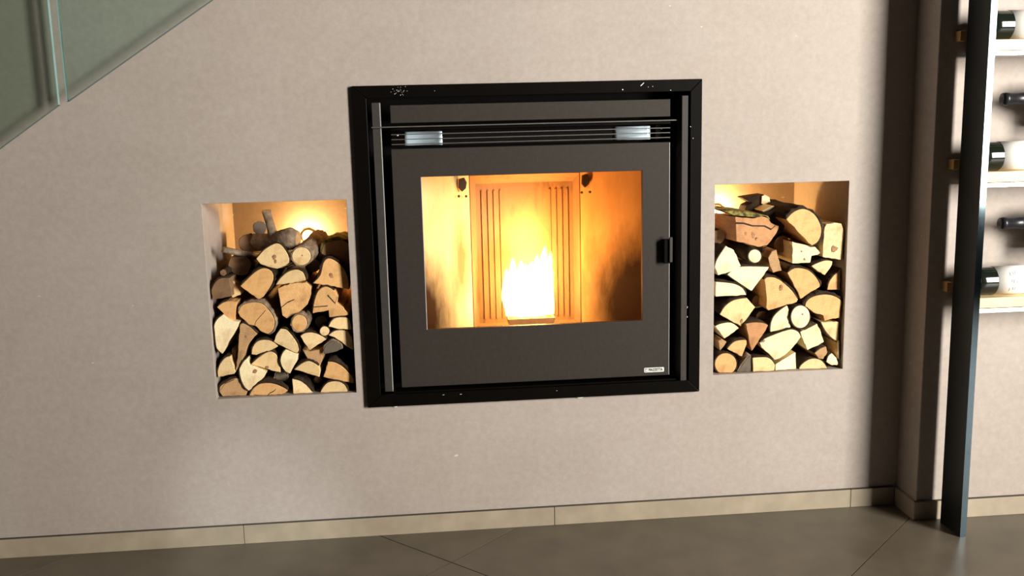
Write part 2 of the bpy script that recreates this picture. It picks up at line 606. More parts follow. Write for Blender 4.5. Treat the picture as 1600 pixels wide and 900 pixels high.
def build_skirting():
    b1 = empty('baseboard_back', (0, 0, 0))
    tag(b1, 'beige stone skirting tiles along the stove wall', kind='structure')
    e = [-2.60, -1.42, -0.544, 0.332, 1.214, PX - 0.010]
    for a, b in zip(e[:-1], e[1:]):
        box('skirting_tile', a + 0.0007, b - 0.0007, -0.011, -0.0003, 0.0, 0.054, M['skirting'], b1, 0.0008, 1)
        box('shaded_top_strip', a + 0.001, b - 0.001, -0.0102, -0.0004, 0.0541, 0.0552, M['top_shade'], b1)  # dark strip painting the shaded, dirty raw top of the skirting
    b2 = empty('baseboard_right', (0, 0, 0))
    tag(b2, 'beige stone skirting tiles round the projecting wall', kind='structure')
    box('skirting_tile', PX - 0.010, PX - 0.0003, PY - 0.010, -0.0115, 0.0, 0.054, M['skirting'], b2, 0.0008, 1)
    for a, b in ((PX - 0.0095, 2.10), (2.10, 2.97), (2.97, 3.58)):
        box('skirting_tile', a + 0.0007, b - 0.0007, PY - 0.011, PY - 0.0003, 0.0, 0.054, M['skirting'], b2, 0.0008, 1)
        box('shaded_top_strip', a + 0.001, b - 0.001, PY - 0.0102, PY - 0.0004, 0.0541, 0.0552, M['top_shade'], b2)  # same painted shade and dirt on the projecting wall's skirting


build_skirting()


# ------------------------------------------------------------------ stove
def build_stove():
    st = empty('stove_insert', (0.287, 0.0, 0.377))
    tag(st, 'black framed built-in stove with a burning fire behind its glass door', 'stove')
    # outer frame, four mitred bars
    ox0, ox1, oz0, oz1 = -0.183, 0.754, 0.377, 1.249
    ix0, ix1, iz0, iz1 = -0.146, 0.722, 0.411, 1.217
    y0, y1 = -0.012, 0.012
    e = 0.0004
    for poly in ([(ox0, oz1), (ox1, oz1), (ix1 - e, iz1), (ix0 + e, iz1)], [(ox0, oz0), (ox1, oz0), (ix1 - e, iz0), (ix0 + e, iz0)],
                 [(ox0, oz0 + e), (ox0, oz1 - e), (ix0, iz1 - e), (ix0, iz0 + e)], [(ox1, oz0 + e), (ox1, oz1 - e), (ix1, iz1 - e), (ix1, iz0 + e)]):
        prism('frame_bar', poly, y0, -0.0005, M['black_frame'], st, 0.0012)
    # inner lining set back behind the frame (a shallow black tray round the door)
    v, f = [], []
    li = [(-0.146, 0.722, 0.411, 1.217), ]
    a0, a1, b0, b1 = -0.160, 0.733, 0.397, 1.229
    for nm, q in (('lining_panel', (a0, a0 + 0.004, 0.0, 0.10, b0, b1)), ('lining_panel', (a1 - 0.004, a1, 0.0, 0.10, b0, b1)),
                  ('lining_panel', (a0 + 0.0045, a1 - 0.0045, 0.0, 0.10, b0, b0 + 0.004)), ('lining_panel', (a0 + 0.0045, a1 - 0.0045, 0.0, 0.10, b1 - 0.004, b1))):
        box(nm, *q, M['black_void'], st)
    # recessed back sheet of the tray, open where the firebox is
    for q in ((a0 + .005, -0.06, 0.094, 0.098, b0 + .005, b1 - .005), (0.645, a1 - .005, 0.094, 0.098, b0 + .005, b1 - .005),
              (-0.0595, 0.6445, 0.094, 0.098, b0 + .005, 0.545), (-0.0595, 0.6445, 0.094, 0.098, 1.045, b1 - .005)):
        box('tray_sheet', *q, M['black_void'], st)
    # grey upright profiles left and right
    box('side_profile', -0.135, -0.114, 0.018, 0.060, 0.412, 1.206, M['strip'], st, 0.0012)
    box('side_profile', 0.700, 0.717, -0.007, 0.060, 0.406, 1.206, M['strip'], st, 0.0012)
    box('profile_highlight', -0.1138, -0.1126, 0.0172, 0.050, 0.413, 1.205, M['edge_highlight'], st)  # painted highlight of the profile's lit side face
    # bottom sill line and thin trim rod running across under the top panel
    box('sill_bar', -0.112, 0.699, 0.006, 0.030, 0.404, 0.4135, M['black_frame'], st, 0.001)
    box('trim_rod', -0.137, 0.6995, 0.008, 0.0125, 1.1395, 1.1425, M['slat'], st)
    # top panel
    box('top_panel', -0.086, 0.674, 0.018, 0.032, 1.151, 1.198, M['door'], st, 0.0012)
    # louvre block between top panel and door
    box('vent_hood', -0.086, 0.674, 0.016, 0.080, 1.131, 1.1385, M['black_frame'], st, 0.001)
    box('vent_back', -0.086, 0.674, 0.070, 0.074, 1.0885, 1.130, M['black_void'], st)
    for z in (1.0935, 1.1065, 1.1195):
        box('vent_slat', -0.086, 0.674, 0.018, 0.025, z, z + 0.0022, M['slat'], st)
    # curved steel deflectors, window reflection painted pale blue, inner ends bent away to fade
    for xo, xi, yb, sg in ((-0.052, 0.050, 0.063, -1), (0.622, 0.526, 0.034, 1)):
        nx, zs = 10, (1.0905, 1.100, 1.110, 1.119, 1.127)
        vs, fs = [], []
        for dy in (0.0, 0.0012):
            for a in range(nx + 1):
                t = a / nx
                y = yb + sg * 0.033 * max(0.0, (t - 0.30) / 0.70) ** 1.5
                for k, z in enumerate(zs):
                    vs.append((xo + (xi - xo) * t, y + dy + 0.0004 * k, z))
        m = len(zs)
        h = (nx + 1) * m
        for a in range(nx):
            for k in range(m - 1):
                q = (a * m + k, (a + 1) * m + k, (a + 1) * m + k + 1, a * m + k + 1)
                fs += [q, tuple(h + c for c in q[::-1])]
            for k in (0, m - 1):
                fs.append((a * m + k, (a + 1) * m + k, h + (a + 1) * m + k, h + a * m + k))
        for a in (0, nx):
            for k in range(m - 1):
                fs.append((a * m + k, a * m + k + 1, h + a * m + k + 1, h + a * m + k))
        mesh_obj('vent_deflector', vs, fs, M['chrome'], st, smooth=True)
    for x in (-0.070, 0.658):
        p = box('vent_end_plate', x - 0.016, x + 0.016, 0.0535, 0.058, 1.0895, 1.1295, M['black_frame'], st)
        lathe('screw', [(0, 0.0028), (-0.0015, 0.0026), (-0.002, 0.0012)], 10, M['bright'], p, 'Y', (x, 0.0533, 1.119))
    # door leaf with window opening
    dx0, dx1, dz0, dz1 = -0.088, 0.672, 0.422, 1.082
    wx0, wx1, wz0, wz1 = -0.012, 0.596, 0.584, 1.006
    fy, by = 0.018, 0.034
    vs = []
    for y in (fy, by):
        vs += [(dx0, y, dz0), (dx1, y, dz0), (dx1, y, dz1), (dx0, y, dz1), (wx0, y, wz0), (wx1, y, wz0), (wx1, y, wz1), (wx0, y, wz1)]
    fs = []
    for o_ in (0, 8):
        for i in range(4):
            j = (i + 1) % 4
            fs.append((o_ + i, o_ + j, o_ + 4 + j, o_ + 4 + i))
    for i in range(4):
        j = (i + 1) % 4
        fs.append((i, j, 8 + j, 8 + i))
        fs.append((4 + i, 4 + j, 12 + j, 12 + i))
    door = mesh_obj('door', vs, fs, M['door'], st, loc=(0.292, fy, dz0))
    add_bevel(door, 0.0012)
    door['label'] = 'dark grey steel door leaf'
    box('window_pane', wx0 - 0.014, wx1 + 0.014, 0.0345, 0.0385, wz0 - 0.014, wz1 + 0.014, M['stove_glass'], door)
    box('door_highlight', dx1 + 0.0001, dx1 + 0.0012, fy - 0.0006, by, dz0 + 0.001, dz1 - 0.001, M['edge_highlight'], door)  # painted glint of the door bevel catching light
    box('window_highlight', wx0, wx0 + 0.0016, fy - 0.0004, by, wz0 + 0.0005, wz1 - 0.0005, M['edge_highlight'], door)  # painted highlight on the lit side of the window opening
    hd = box('handle', 0.652, 0.674, -0.004, 0.0178, 0.748, 0.815, M['black_frame'], door, 0.002)
    box('handle_lip', 0.6665, 0.675, -0.010, -0.0035, 0.752, 0.822, M['strip'], door, 0.0015)
    # badge
    bw, bh, cx, cz = 0.029, 0.0068, 0.6295, 0.4395
    pl = []
    for sx, sz, a in ((1, 1, 0), (-1, 1, 90), (-1, -1, 180), (1, -1, 270)):
        for k in range(4):
            t = radians(a + 30 * k)
            pl.append((cx + sx * (bw - 0.003) + 0.003 * cos(t), cz + sz * (bh - 0.003) + 0.003 * sin(t)))
    bd = prism('badge', pl, 0.0165, 0.0179, M['badge'], st)
    bd['label'] = 'white badge with black lettering'
    text_mesh('lettering', 'PIAZZETTA', 0.0104, M['ink'], bd, (cx + 0.0042, 0.0163, cz), sx=0.76, bold=0.00028)
    for q in ((-0.0262, -0.0200, 0.0036, 0.0046), (-0.0262, -0.0200, -0.0046, -0.0036), (-0.0262, -0.0252, -0.0036, 0.0036), (-0.0212, -0.0202, 0.0002, 0.0036)):
        box('logo_mark', cx + q[0], cx + q[1], 0.0161, 0.0164, cz + q[2], cz + q[3], M['ink'], bd)
    # firebox: two slanted side sheets, recessed centre sheet with ribs, floor, roof
    zb, zt = 0.5245, 1.045
    sxl, sxr, sy = 0.129, 0.463, 0.27
    soL = sooty('left_sheet_stains_and_shine', (0.54, 0.43, 0.24), (0.72, 0.62, 0.38), -0.09, 0.07, 0.09, 0.23, (0.065, 0.06, 0.215))  # stained; paler than the right sheet, its glossy shine painted into the colour
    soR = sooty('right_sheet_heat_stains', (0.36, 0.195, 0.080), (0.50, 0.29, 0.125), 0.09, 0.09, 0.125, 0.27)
    for (xa, xb, mt) in ((-0.055, sxl, soL), (0.640, sxr, soR)):
        vs = [(xa, 0.10, zb), (xb, sy, zb), (xb, sy, zt), (xa, 0.10, zt), (xa, 0.104, zb), (xb, sy + 0.004, zb), (xb, sy + 0.004, zt), (xa, 0.104, zt)]
        fs = [(0, 1, 2, 3), (4, 7, 6, 5), (0, 4, 5, 1), (1, 5, 6, 2), (2, 6, 7, 3), (3, 7, 4, 0)]
        mesh_obj('side_sheet', vs, fs, mt, st, loc=((xa + xb) / 2, 0.18, zb))
    # centre tray
    ty, tz0, tz1 = 0.335, 0.528, 0.965
    tx0, tx1 = 0.150, 0.452
    g = 0.0006
    vs = [(sxl + g, sy, 0.5248), (sxr - g, sy, 0.5248), (sxr - g, sy, 0.994), (sxl + g, sy, 0.994), (tx0, ty, tz0), (tx1, ty, tz0), (tx1, ty, tz1), (tx0, ty, tz1)]
    fs = [(4, 5, 6, 7), (0, 4, 7, 3), (1, 2, 6, 5), (3, 7, 6, 2), (0, 1, 5, 4)]
    tray = mesh_obj('back_sheet', vs, fs, M['fire_back'], st, loc=(0.3, ty, tz0))
    sol = tray.modifiers.new('solid', 'SOLIDIFY')
    sol.thickness = 0.003
    sol.offset = -1
    for x in (0.170, 0.189, 0.207, 0.226, 0.378, 0.396, 0.414, 0.432):
        prof = [(x - 0.0034, ty - 0.0005), (x - 0.002, ty - 0.006), (x + 0.002, ty - 0.006), (x + 0.0034, ty - 0.0005)]
        vs = [(a, b, z) for z in (0.545, 0.942) for a, b in prof]
        fs = [(0, 1, 2, 3), (7, 6, 5, 4), (0, 4, 5, 1), (1, 5, 6, 2), (2, 6, 7, 3), (3, 7, 4, 0)]
        mesh_obj('rib', vs, fs, M['fire_back'], tray, loc=(x, ty, 0.545))
    box('baffle', sxl - 0.005, sxr + 0.005, sy - 0.004, sy, 0.996, zt, M['fire_back'], st)
    box('firebox_roof', -0.058, 0.643, 0.0985, 0.34, zt + 0.001, zt + 0.006, M['fire_back'], st)
    box('firebox_floor', -0.058, 0.643, 0.0985, 0.34, 0.518, 0.524, M['fire_back'], st)
    # brackets with screws at the top of the seams
    for x, s in ((0.108, -1), (0.474, 1)):
        y = 0.238 if s < 0 else 0.248
        br = prism('bracket', [(x - 0.010, 0.985), (x + 0.006, 0.99), (x + 0.013, 0.975), (x + 0.010, 0.958), (x - 0.002, 0.948), (x - 0.012, 0.960)], y - 0.012, y, M['bracket'], st, 0.002)
        for qx, qz in ((s * 0.012, 0.936), (-s * 0.010, 0.934)):
            lathe('screw', [(0, 0.0042), (-0.003, 0.004), (-0.004, 0.002)], 10, M['bracket'], br, 'Y', (x + qx, y - 0.004 + (0.004 if qx * s < 0 else -0.012), qz))
    for q in ((-0.064, -0.0585, 0.0395, 0.0935, 0.519, 1.052), (0.6435, 0.649, 0.0395, 0.0935, 0.519, 1.052), (-0.058, 0.643, 0.0395, 0.0935, 0.519, 0.5245), (-0.058, 0.643, 0.0395, 0.0935, 1.0465, 1.052)):
        box('firebox_collar', *q, M['bracket'], st)
    # burn pot
    bp = empty('burn_pot', (0.30, 0.215, 0.526))
    bp.parent = st
    bp.location = Vector((0.30, 0.215, 0.524)) - world_loc(st)
    return st


def burn_pot(st):
    v, f = [], []
    cx, cy = 0.298, 0.215
    z0, z1 = 0.525, 0.572
    a, b = 0.070, 0.045
    t = 0.004
    for z, k in ((z0, 0.85), (z1, 1.0)):
        for s, q in ((1, 0), (1, t)):
            A, Bq = a * k - q, b * k - q
            v += [(cx - A, cy - Bq, z), (cx + A, cy - Bq, z), (cx + A, cy + Bq, z), (cx - A, cy + Bq, z)]
    for i in range(4):
        j = (i + 1) % 4
        f += [(i, j, 8 + j, 8 + i), (4 + i, 4 + j, 12 + j, 12 + i), (8 + i, 8 + j, 12 + j, 12 + i)]
    f += [(0, 3, 2, 1), (4, 5, 6, 7)]
    return mesh_obj('burn_pot', v, f, M['pot'], st, loc=(cx, cy, z0))


stove = build_stove()
for o in list(stove.children):
    if o.type == 'EMPTY':
        bpy.data.objects.remove(o)
burn_pot(stove)


def build_flecks():
    rng = random.Random(5)
    v, f = [], []

    def fleck(x, z, w, h, y=-0.0124):
        k = len(v)
        n = 5
        a0 = rng.uniform(0, 6)
        for yy in (y, y + 0.0006):
            for i in range(n):
                t = a0 + 2 * pi * i / n
                v.append((x + w * cos(t), yy, z + h * sin(t)))
        f.append(tuple(range(k, k + n)))
        f.append(tuple(range(k + 2 * n - 1, k + n - 1, -1)))
        for i in range(n):
            f.append((k + i, k + (i + 1) % n, k + n + (i + 1) % n, k + n + i))
    for i in range(26):
        p = at(622 + rng.gauss(0, 7), 143 + rng.gauss(0, 3.5), -0.0124)
        fleck(p.x, p.z, rng.uniform(.0004, .0012), rng.uniform(.0003, .0009))
    for px, py, w, h in ((973, 140, .0014, .002), (1013, 136, .001, .001), (1020, 135, .001, .001), (1048, 141, .0015, .001), (1079, 198, .001, .0015), (1083, 216, .001, .001),
                         (679, 142, .0007, .0007), (870, 610.5, .0015, .0007), (720, 616, .003, .0006), (693, 617, .003, .0006), (1074, 480, .0006, .004), (1074, 495, .0006, .003)):
        p = at(px, py, -0.0124)
        fleck(p.x, p.z, w, h)
    # long scratch
    k = len(v)
    a, b = at(1001, 134, -0.0124), at(1006, 129.5, -0.0124)
    v.extend([(a.x - .0008, -.0124, a.z), (a.x + .0012, -.0124, a.z - .0006), (b.x + .001, -.0124, b.z), (b.x - .0006, -.0124, b.z + .0006)])
    v.extend([(q[0], -.0119, q[2]) for q in v[k:k + 4]])
    f.extend([(k, k + 1, k + 2, k + 3), (k + 7, k + 6, k + 5, k + 4)] + [(k + i, k + (i + 1) % 4, k + 4 + (i + 1) % 4, k + 4 + i) for i in range(4)])
    o = mesh_obj('paint_chips', v, f, M['white'], stove)
    o['kind'] = 'stuff'
    o['label'] = 'white paint flecks and scratches on the frame'
    for px, py, w in ((906, 621, 0.011), (618, 636, 0.007)):
        p = at(px, py, -0.004)
        lathe('sealant', [(-w, 0.0006), (-w * .6, 0.0026), (0, 0.0034), (w * .6, 0.0026), (w, 0.0006)], 8, M['white'], stove, 'X', (p.x, -0.004, 0.3755))


build_flecks()


def build_fire():
    rng = random.Random(11)
    fr = empty('fire', (0.298, 0.215, 0.576))
    tag(fr, 'white-hot yellow flames burning in the middle of the stove', 'fire')
    core = flame_mat('white_hot_flame', (1.0, 0.70, 0.26), 240.0)
    veil = flame_mat('yellow_flame_veil', (1.0, 0.46, 0.08), 6.0)

    def tongue(name, x, y, z0, h, rx, ry, lean, mat, seed, pk=0.30):
        r_ = random.Random(seed)
        n, m = 14, 12
        ph = r_.uniform(0, 6)
        v, f = [], []
        for i in range(m + 1):
            t = i / m
            if t < pk:
                w = 0.70 + 0.30 * sin(pi / 2 * t / pk)
            else:
                u = (t - pk) / (1 - pk)
                w = (1 - u * u) ** 0.8 * (1 + 0.12 * sin(5 * u + ph))
            w = max(w, 0.02)
            cx = x + lean * t * t + 0.006 * sin(4.5 * t + ph) * t
            cy = y + 0.005 * cos(3.7 * t + ph) * t
            for k in range(n):
                a = 2 * pi * k / n
                q = 1 + 0.14 * sin(3 * a + ph + 6 * t)
                v.append((cx + rx * w * q * cos(a), cy + ry * w * q * sin(a), z0 + h * t))
        for i in range(m):
            for k in range(n):
                f.append((i * n + k, i * n + (k + 1) % n, (i + 1) * n + (k + 1) % n, (i + 1) * n + k))
        f.append(tuple(range(n - 1, -1, -1)))
        f.append(tuple(range(m * n, (m + 1) * n)))
        o = mesh_obj(name, v, f, mat, fr, smooth=True, loc=(x, y, z0))
        return o
    z0 = 0.574
    specs = [(0.240, .215, .150, .017, .020, -.008), (0.256, .212, .183, .019, .022, -.004), (0.270, .205, .172, .019, .022, -.002), (0.286, .220, .158, .022, .024, .002),
             (0.304, .214, .166, .022, .026, .002), (0.322, .208, .190, .020, .024, .004), (0.338, .216, .214, .018, .022, .006), (0.352, .212, .196, .015, .020, .006),
             (0.362, .214, .140, .012, .016, .004), (0.300, .200, .120, .056, .026, 0.0), (0.232, .214, .100, .013, .016, -.010)]
    for i, s in enumerate(specs):
        tongue('flame_tongue', s[0], s[1], z0, s[2], s[3], s[4], s[5], core, i + 3, 0.45)
    for vh, vw, sd_ in ((0.30, 0.085, 77), (0.24, 0.075, 78), (0.36, 0.060, 79)):
        tongue('flame_veil', 0.298, 0.222, z0, vh, vw, 0.044, 0.012, veil, sd_, 0.35)
    # pellets glowing in the pot
    for i in range(26):
        x, y = rng.uniform(-.058, .058), rng.uniform(-.034, .034)
        p = lathe('pellet', [(-.009, .0032), (.009, .0032)], 7, M['ember'], fr, 'X', (0.298 + x, 0.215 + y, 0.5705 + rng.uniform(-.003, .003)))
        p.rotation_euler = (0, rng.uniform(-.3, .3), rng.uniform(0, 3))
    for z, e in ((0.665, 6.5), (0.80, 7.5)):
        d = bpy.data.lights.new('fire_light', 'POINT')
        d.energy = e
        d.color = (1.0, 0.40, 0.088)
        d.shadow_soft_size = 0.028
        o = bpy.data.objects.new('fire_light', d)
        COL.objects.link(o)
        o.parent = fr
        o.location = Vector((0.302, 0.213, z)) - Vector(fr.location)
    return fr


build_fire()

# ------------------------------------------------------------------ firewood
CROPS = {'A': (300, 290, 5.293), 'B': (300, 460, 5.0), 'C': (1090, 270, 5.623), 'D': (1090, 430, 5.2923)}


def catmull(pts, sub):
    out = []
    n = len(pts)
    for i in range(n - 1):
        p0 = pts[max(i - 1, 0)]; p1 = pts[i]; p2 = pts[i + 1]; p3 = pts[min(i + 2, n - 1)]
        for k in range(sub):
            t = k / sub
            out.append(tuple(0.5 * (2 * p1[d] + (p2[d] - p0[d]) * t + (2 * p0[d] - 5 * p1[d] + 4 * p2[d] - p3[d]) * t * t + (3 * p1[d] - p0[d] - 3 * p2[d] + p3[d]) * t ** 3) for d in (0, 1)))
    out.append(pts[-1])
    return out


def firewood(crop, pts, nb, tone, label, y0=None, L=None, dx=0.0, dz=0.0, bark='n', th=0.0035, knots=(), cracks=(), seed=0):
    rng = random.Random(seed)
    ox, oy, s = CROPS[crop]
    niche = NL if crop in 'AB' else NR
    y0 = 0.010 + rng.uniform(0, 0.016) if y0 is None else y0
    L = 0.335 + rng.uniform(-0.015, 0.015) if L is None else L
    L = min(L, ND - 0.006 - y0)

    def w2(p):
        q = at(ox + p[0] / s, oy + p[1] / s, y0)
        return (min(max(q.x, niche[0] + 0.005), niche[1] - 0.005), min(max(q.z, niche[2] + 0.0012), niche[3] - 0.01))
    P = [w2(p) for p in pts]
    ar = sum(P[i][0] * P[(i + 1) % len(P)][1] - P[(i + 1) % len(P)][0] * P[i][1] for i in range(len(P)))
    full = nb >= len(P)
    arc = catmull(P[-1:] + P + P[:2], 3)[3:-3] if full else (catmull(P[:nb], 3) if nb > 1 else [])
    if full:
        arc = arc[:-1]
        rest = []
    else:
        rest = P[nb:] if nb > 1 else P
    # split edges get a few in-between points so that they are not dead straight
    closing = ([arc[-1]] if arc else []) + rest + ([arc[0]] if arc else [rest[0]])
    mid = []
    if not full:
        for a, b in zip(closing[:-1], closing[1:]):
            mid.append(a)
            d = math.hypot(b[0] - a[0], b[1] - a[1])
            if d > 0.02:
                nx, nz = -(b[1] - a[1]) / d, (b[0] - a[0]) / d
                for t in (0.33, 0.67):
                    o_ = rng.uniform(-0.0012, 0.0012)
                    mid.append((a[0] + (b[0] - a[0]) * t + nx * o_, a[1] + (b[1] - a[1]) * t + nz * o_))
        mid = mid[1:] if arc else mid
    poly = arc + mid
    n = len(poly)
    if full:
        cx, cz = sum(p[0] for p in poly) / n, sum(p[1] for p in poly) / n
    else:
        q = rest + ([arc[0], arc[-1]] if arc else [])
        cx, cz = sum(p[0] for p in q) / len(q), sum(p[1] for p in q) / len(q)
        if not arc:
            cx += rng.uniform(-0.06, 0.06); cz += rng.uniform(-0.06, 0.06)
    tilt_x, tilt_z = rng.uniform(-0.10, 0.10), rng.uniform(-0.08, 0.08)
    mx, mz = sum(p[0] for p in poly) / n, sum(p[1] for p in poly) / n
    rings = 5
    bend = rng.uniform(-0.004, 0.004)
    sc1 = rng.uniform(0.92, 1.0)

    def place(p, t, off=0.0):
        k = 1 + (sc1 - 1) * t
        x = mx + (p[0] - mx) * k + dx * t + bend * sin(pi * t)
        z = mz + (p[1] - mz) * k + dz * t
        y = y0 + L * t + ((p[0] - mx) * tilt_x + (p[1] - mz) * tilt_z) * (1 - t)
        x = min(max(x, niche[0] + 0.002), niche[1] - 0.002)
        z = max(z, niche[2] + 0.0004)
        return (x, min(y, ND - 0.004), z)
    v, f = [], []
    for i in range(rings):
        t = i / (rings - 1)
        for p in poly:
            jx, jz = (rng.uniform(-.0008, .0008), rng.uniform(-.0008, .0008)) if 0 < i else (0, 0)
            v.append(place((p[0] + jx, p[1] + jz), t))
    for i in range(rings - 1):
        for k in range(n):
            k2 = (k + 1) % n
            f.append((i * n + k, i * n + k2, (i + 1) * n + k2, (i + 1) * n + k))
    f.append(tuple(range(n)))
    f.append(tuple(range(rings * n - 1, (rings - 1) * n - 1, -1)))
    o = mesh_obj('firewood_log', v, f, W[tone], loc=(cx, y0, cz))
    add_bevel(o, 0.0012, 1).angle_limit = radians(60)
    tag(o, label, 'log', 'split logs in the left niche' if niche is NL else 'split logs in the right niche')
    # bark shell
    if arc and nb > 2:
        m = len(arc)
        nrm = []
        for i in range(m):
            a = arc[(i - 1) % m] if full else arc[max(i - 1, 0)]
            b = arc[(i + 1) % m] if full else arc[min(i + 1, m - 1)]
            d = math.hypot(b[0] - a[0], b[1] - a[1]) or 1
            sg = 1 if ar > 0 else -1
            nrm.append((sg * (b[1] - a[1]) / d, -sg * (b[0] - a[0]) / d))
        vb, fb = [], []
        br = 9
        for i in range(br):
            t = i / (br - 1)
            for layer in (0, 1):
                for k, (p, q) in enumerate(zip(arc, nrm)):
                    edge = 1.0 if full else min(1.0, 0.25 + min(k, m - 1 - k) / 2.5)
                    o_ = 0.0004 if layer == 0 else th * edge * (1 + rng.uniform(-0.45, 0.45))
                    w = place((p[0] + q[0] * o_, p[1] + q[1] * o_), t)
                    if i == 0:
                        w = (w[0], w[1] + rng.uniform(0.0, 0.0025), w[2])
                    vb.append(w)
        st = 2 * m
        last = m if full else m - 1
        for i in range(br - 1):
            for k in range(last):
                k2 = (k + 1) % m
                fb.append((i * st + k, i * st + k2, (i + 1) * st + k2, (i + 1) * st + k))
                fb.append((i * st + m + k, (i + 1) * st + m + k, (i + 1) * st + m + k2, i * st + m + k2))
            if not full:
                fb.append((i * st, (i + 1) * st, (i + 1) * st + m, i * st + m))
                fb.append((i * st + m - 1, i * st + 2 * m - 1, (i + 1) * st + 2 * m - 1, (i + 1) * st + m - 1))
        for k in range(last):
            k2 = (k + 1) % m
            fb.append((k, m + k, m + k2, k2))
            e = (br - 1) * st
            fb.append((e + k, e + k2, e + m + k2, e + m + k))
        mesh_obj('bark', vb, fb, B[bark], o, smooth=True, loc=(cx, y0, cz))
    for kx, ky, kr in knots:
        q = at(ox + kx / s, oy + ky / s, y0)
        yk = y0 + (q.x - mx) * tilt_x + (q.z - mz) * tilt_z
        r = kr / s * 0.0017
        kn = lathe('knot', [(-0.0005, r * 0.8), (-0.0003, r), (0.003, r)], 10, M['knot'], o, 'Y', (q.x, yk, q.z), jit=0.3, rng=rng)
        kn.scale = (rng.uniform(0.7, 1.1), 1, rng.uniform(0.7, 1.3))
        kn.rotation_euler = (0, rng.uniform(-0.8, 0.8), 0)
    for line, wd in cracks:
        vs, fs = [], []
        for (kx, ky) in line:
            q = at(ox + kx / s, oy + ky / s, y0)
            yk = y0 + (q.x - mx) * tilt_x + (q.z - mz) * tilt_z
            h = wd * 0.5 * 0.0017 / s * rng.uniform(0.6, 1.2)
            vs += [(q.x - h * .5, yk - 0.0008, q.z - h), (q.x + h * .5, yk - 0.0008, q.z + h), (q.x + h * .5, yk + 0.002, q.z + h), (q.x - h * .5, yk + 0.002, q.z - h)]
        for i in range(len(line) - 1):
            a = 4 * i
            for k in range(4):
                fs.append((a + k, a + (k + 1) % 4, a + 4 + (k + 1) % 4, a + 4 + k))
        fs += [(0, 1, 2, 3), (len(vs) - 1, len(vs) - 2, len(vs) - 3, len(vs) - 4)]
        mesh_obj('crack', vs, fs, M['crack'], o, loc=vs[0])
    return o


def circ(cx, cy, rx, ry=None, n=12):
    ry = ry or rx
    return [(cx + rx * cos(2 * pi * k / n), cy + ry * sin(2 * pi * k / n)) for k in range(n)]


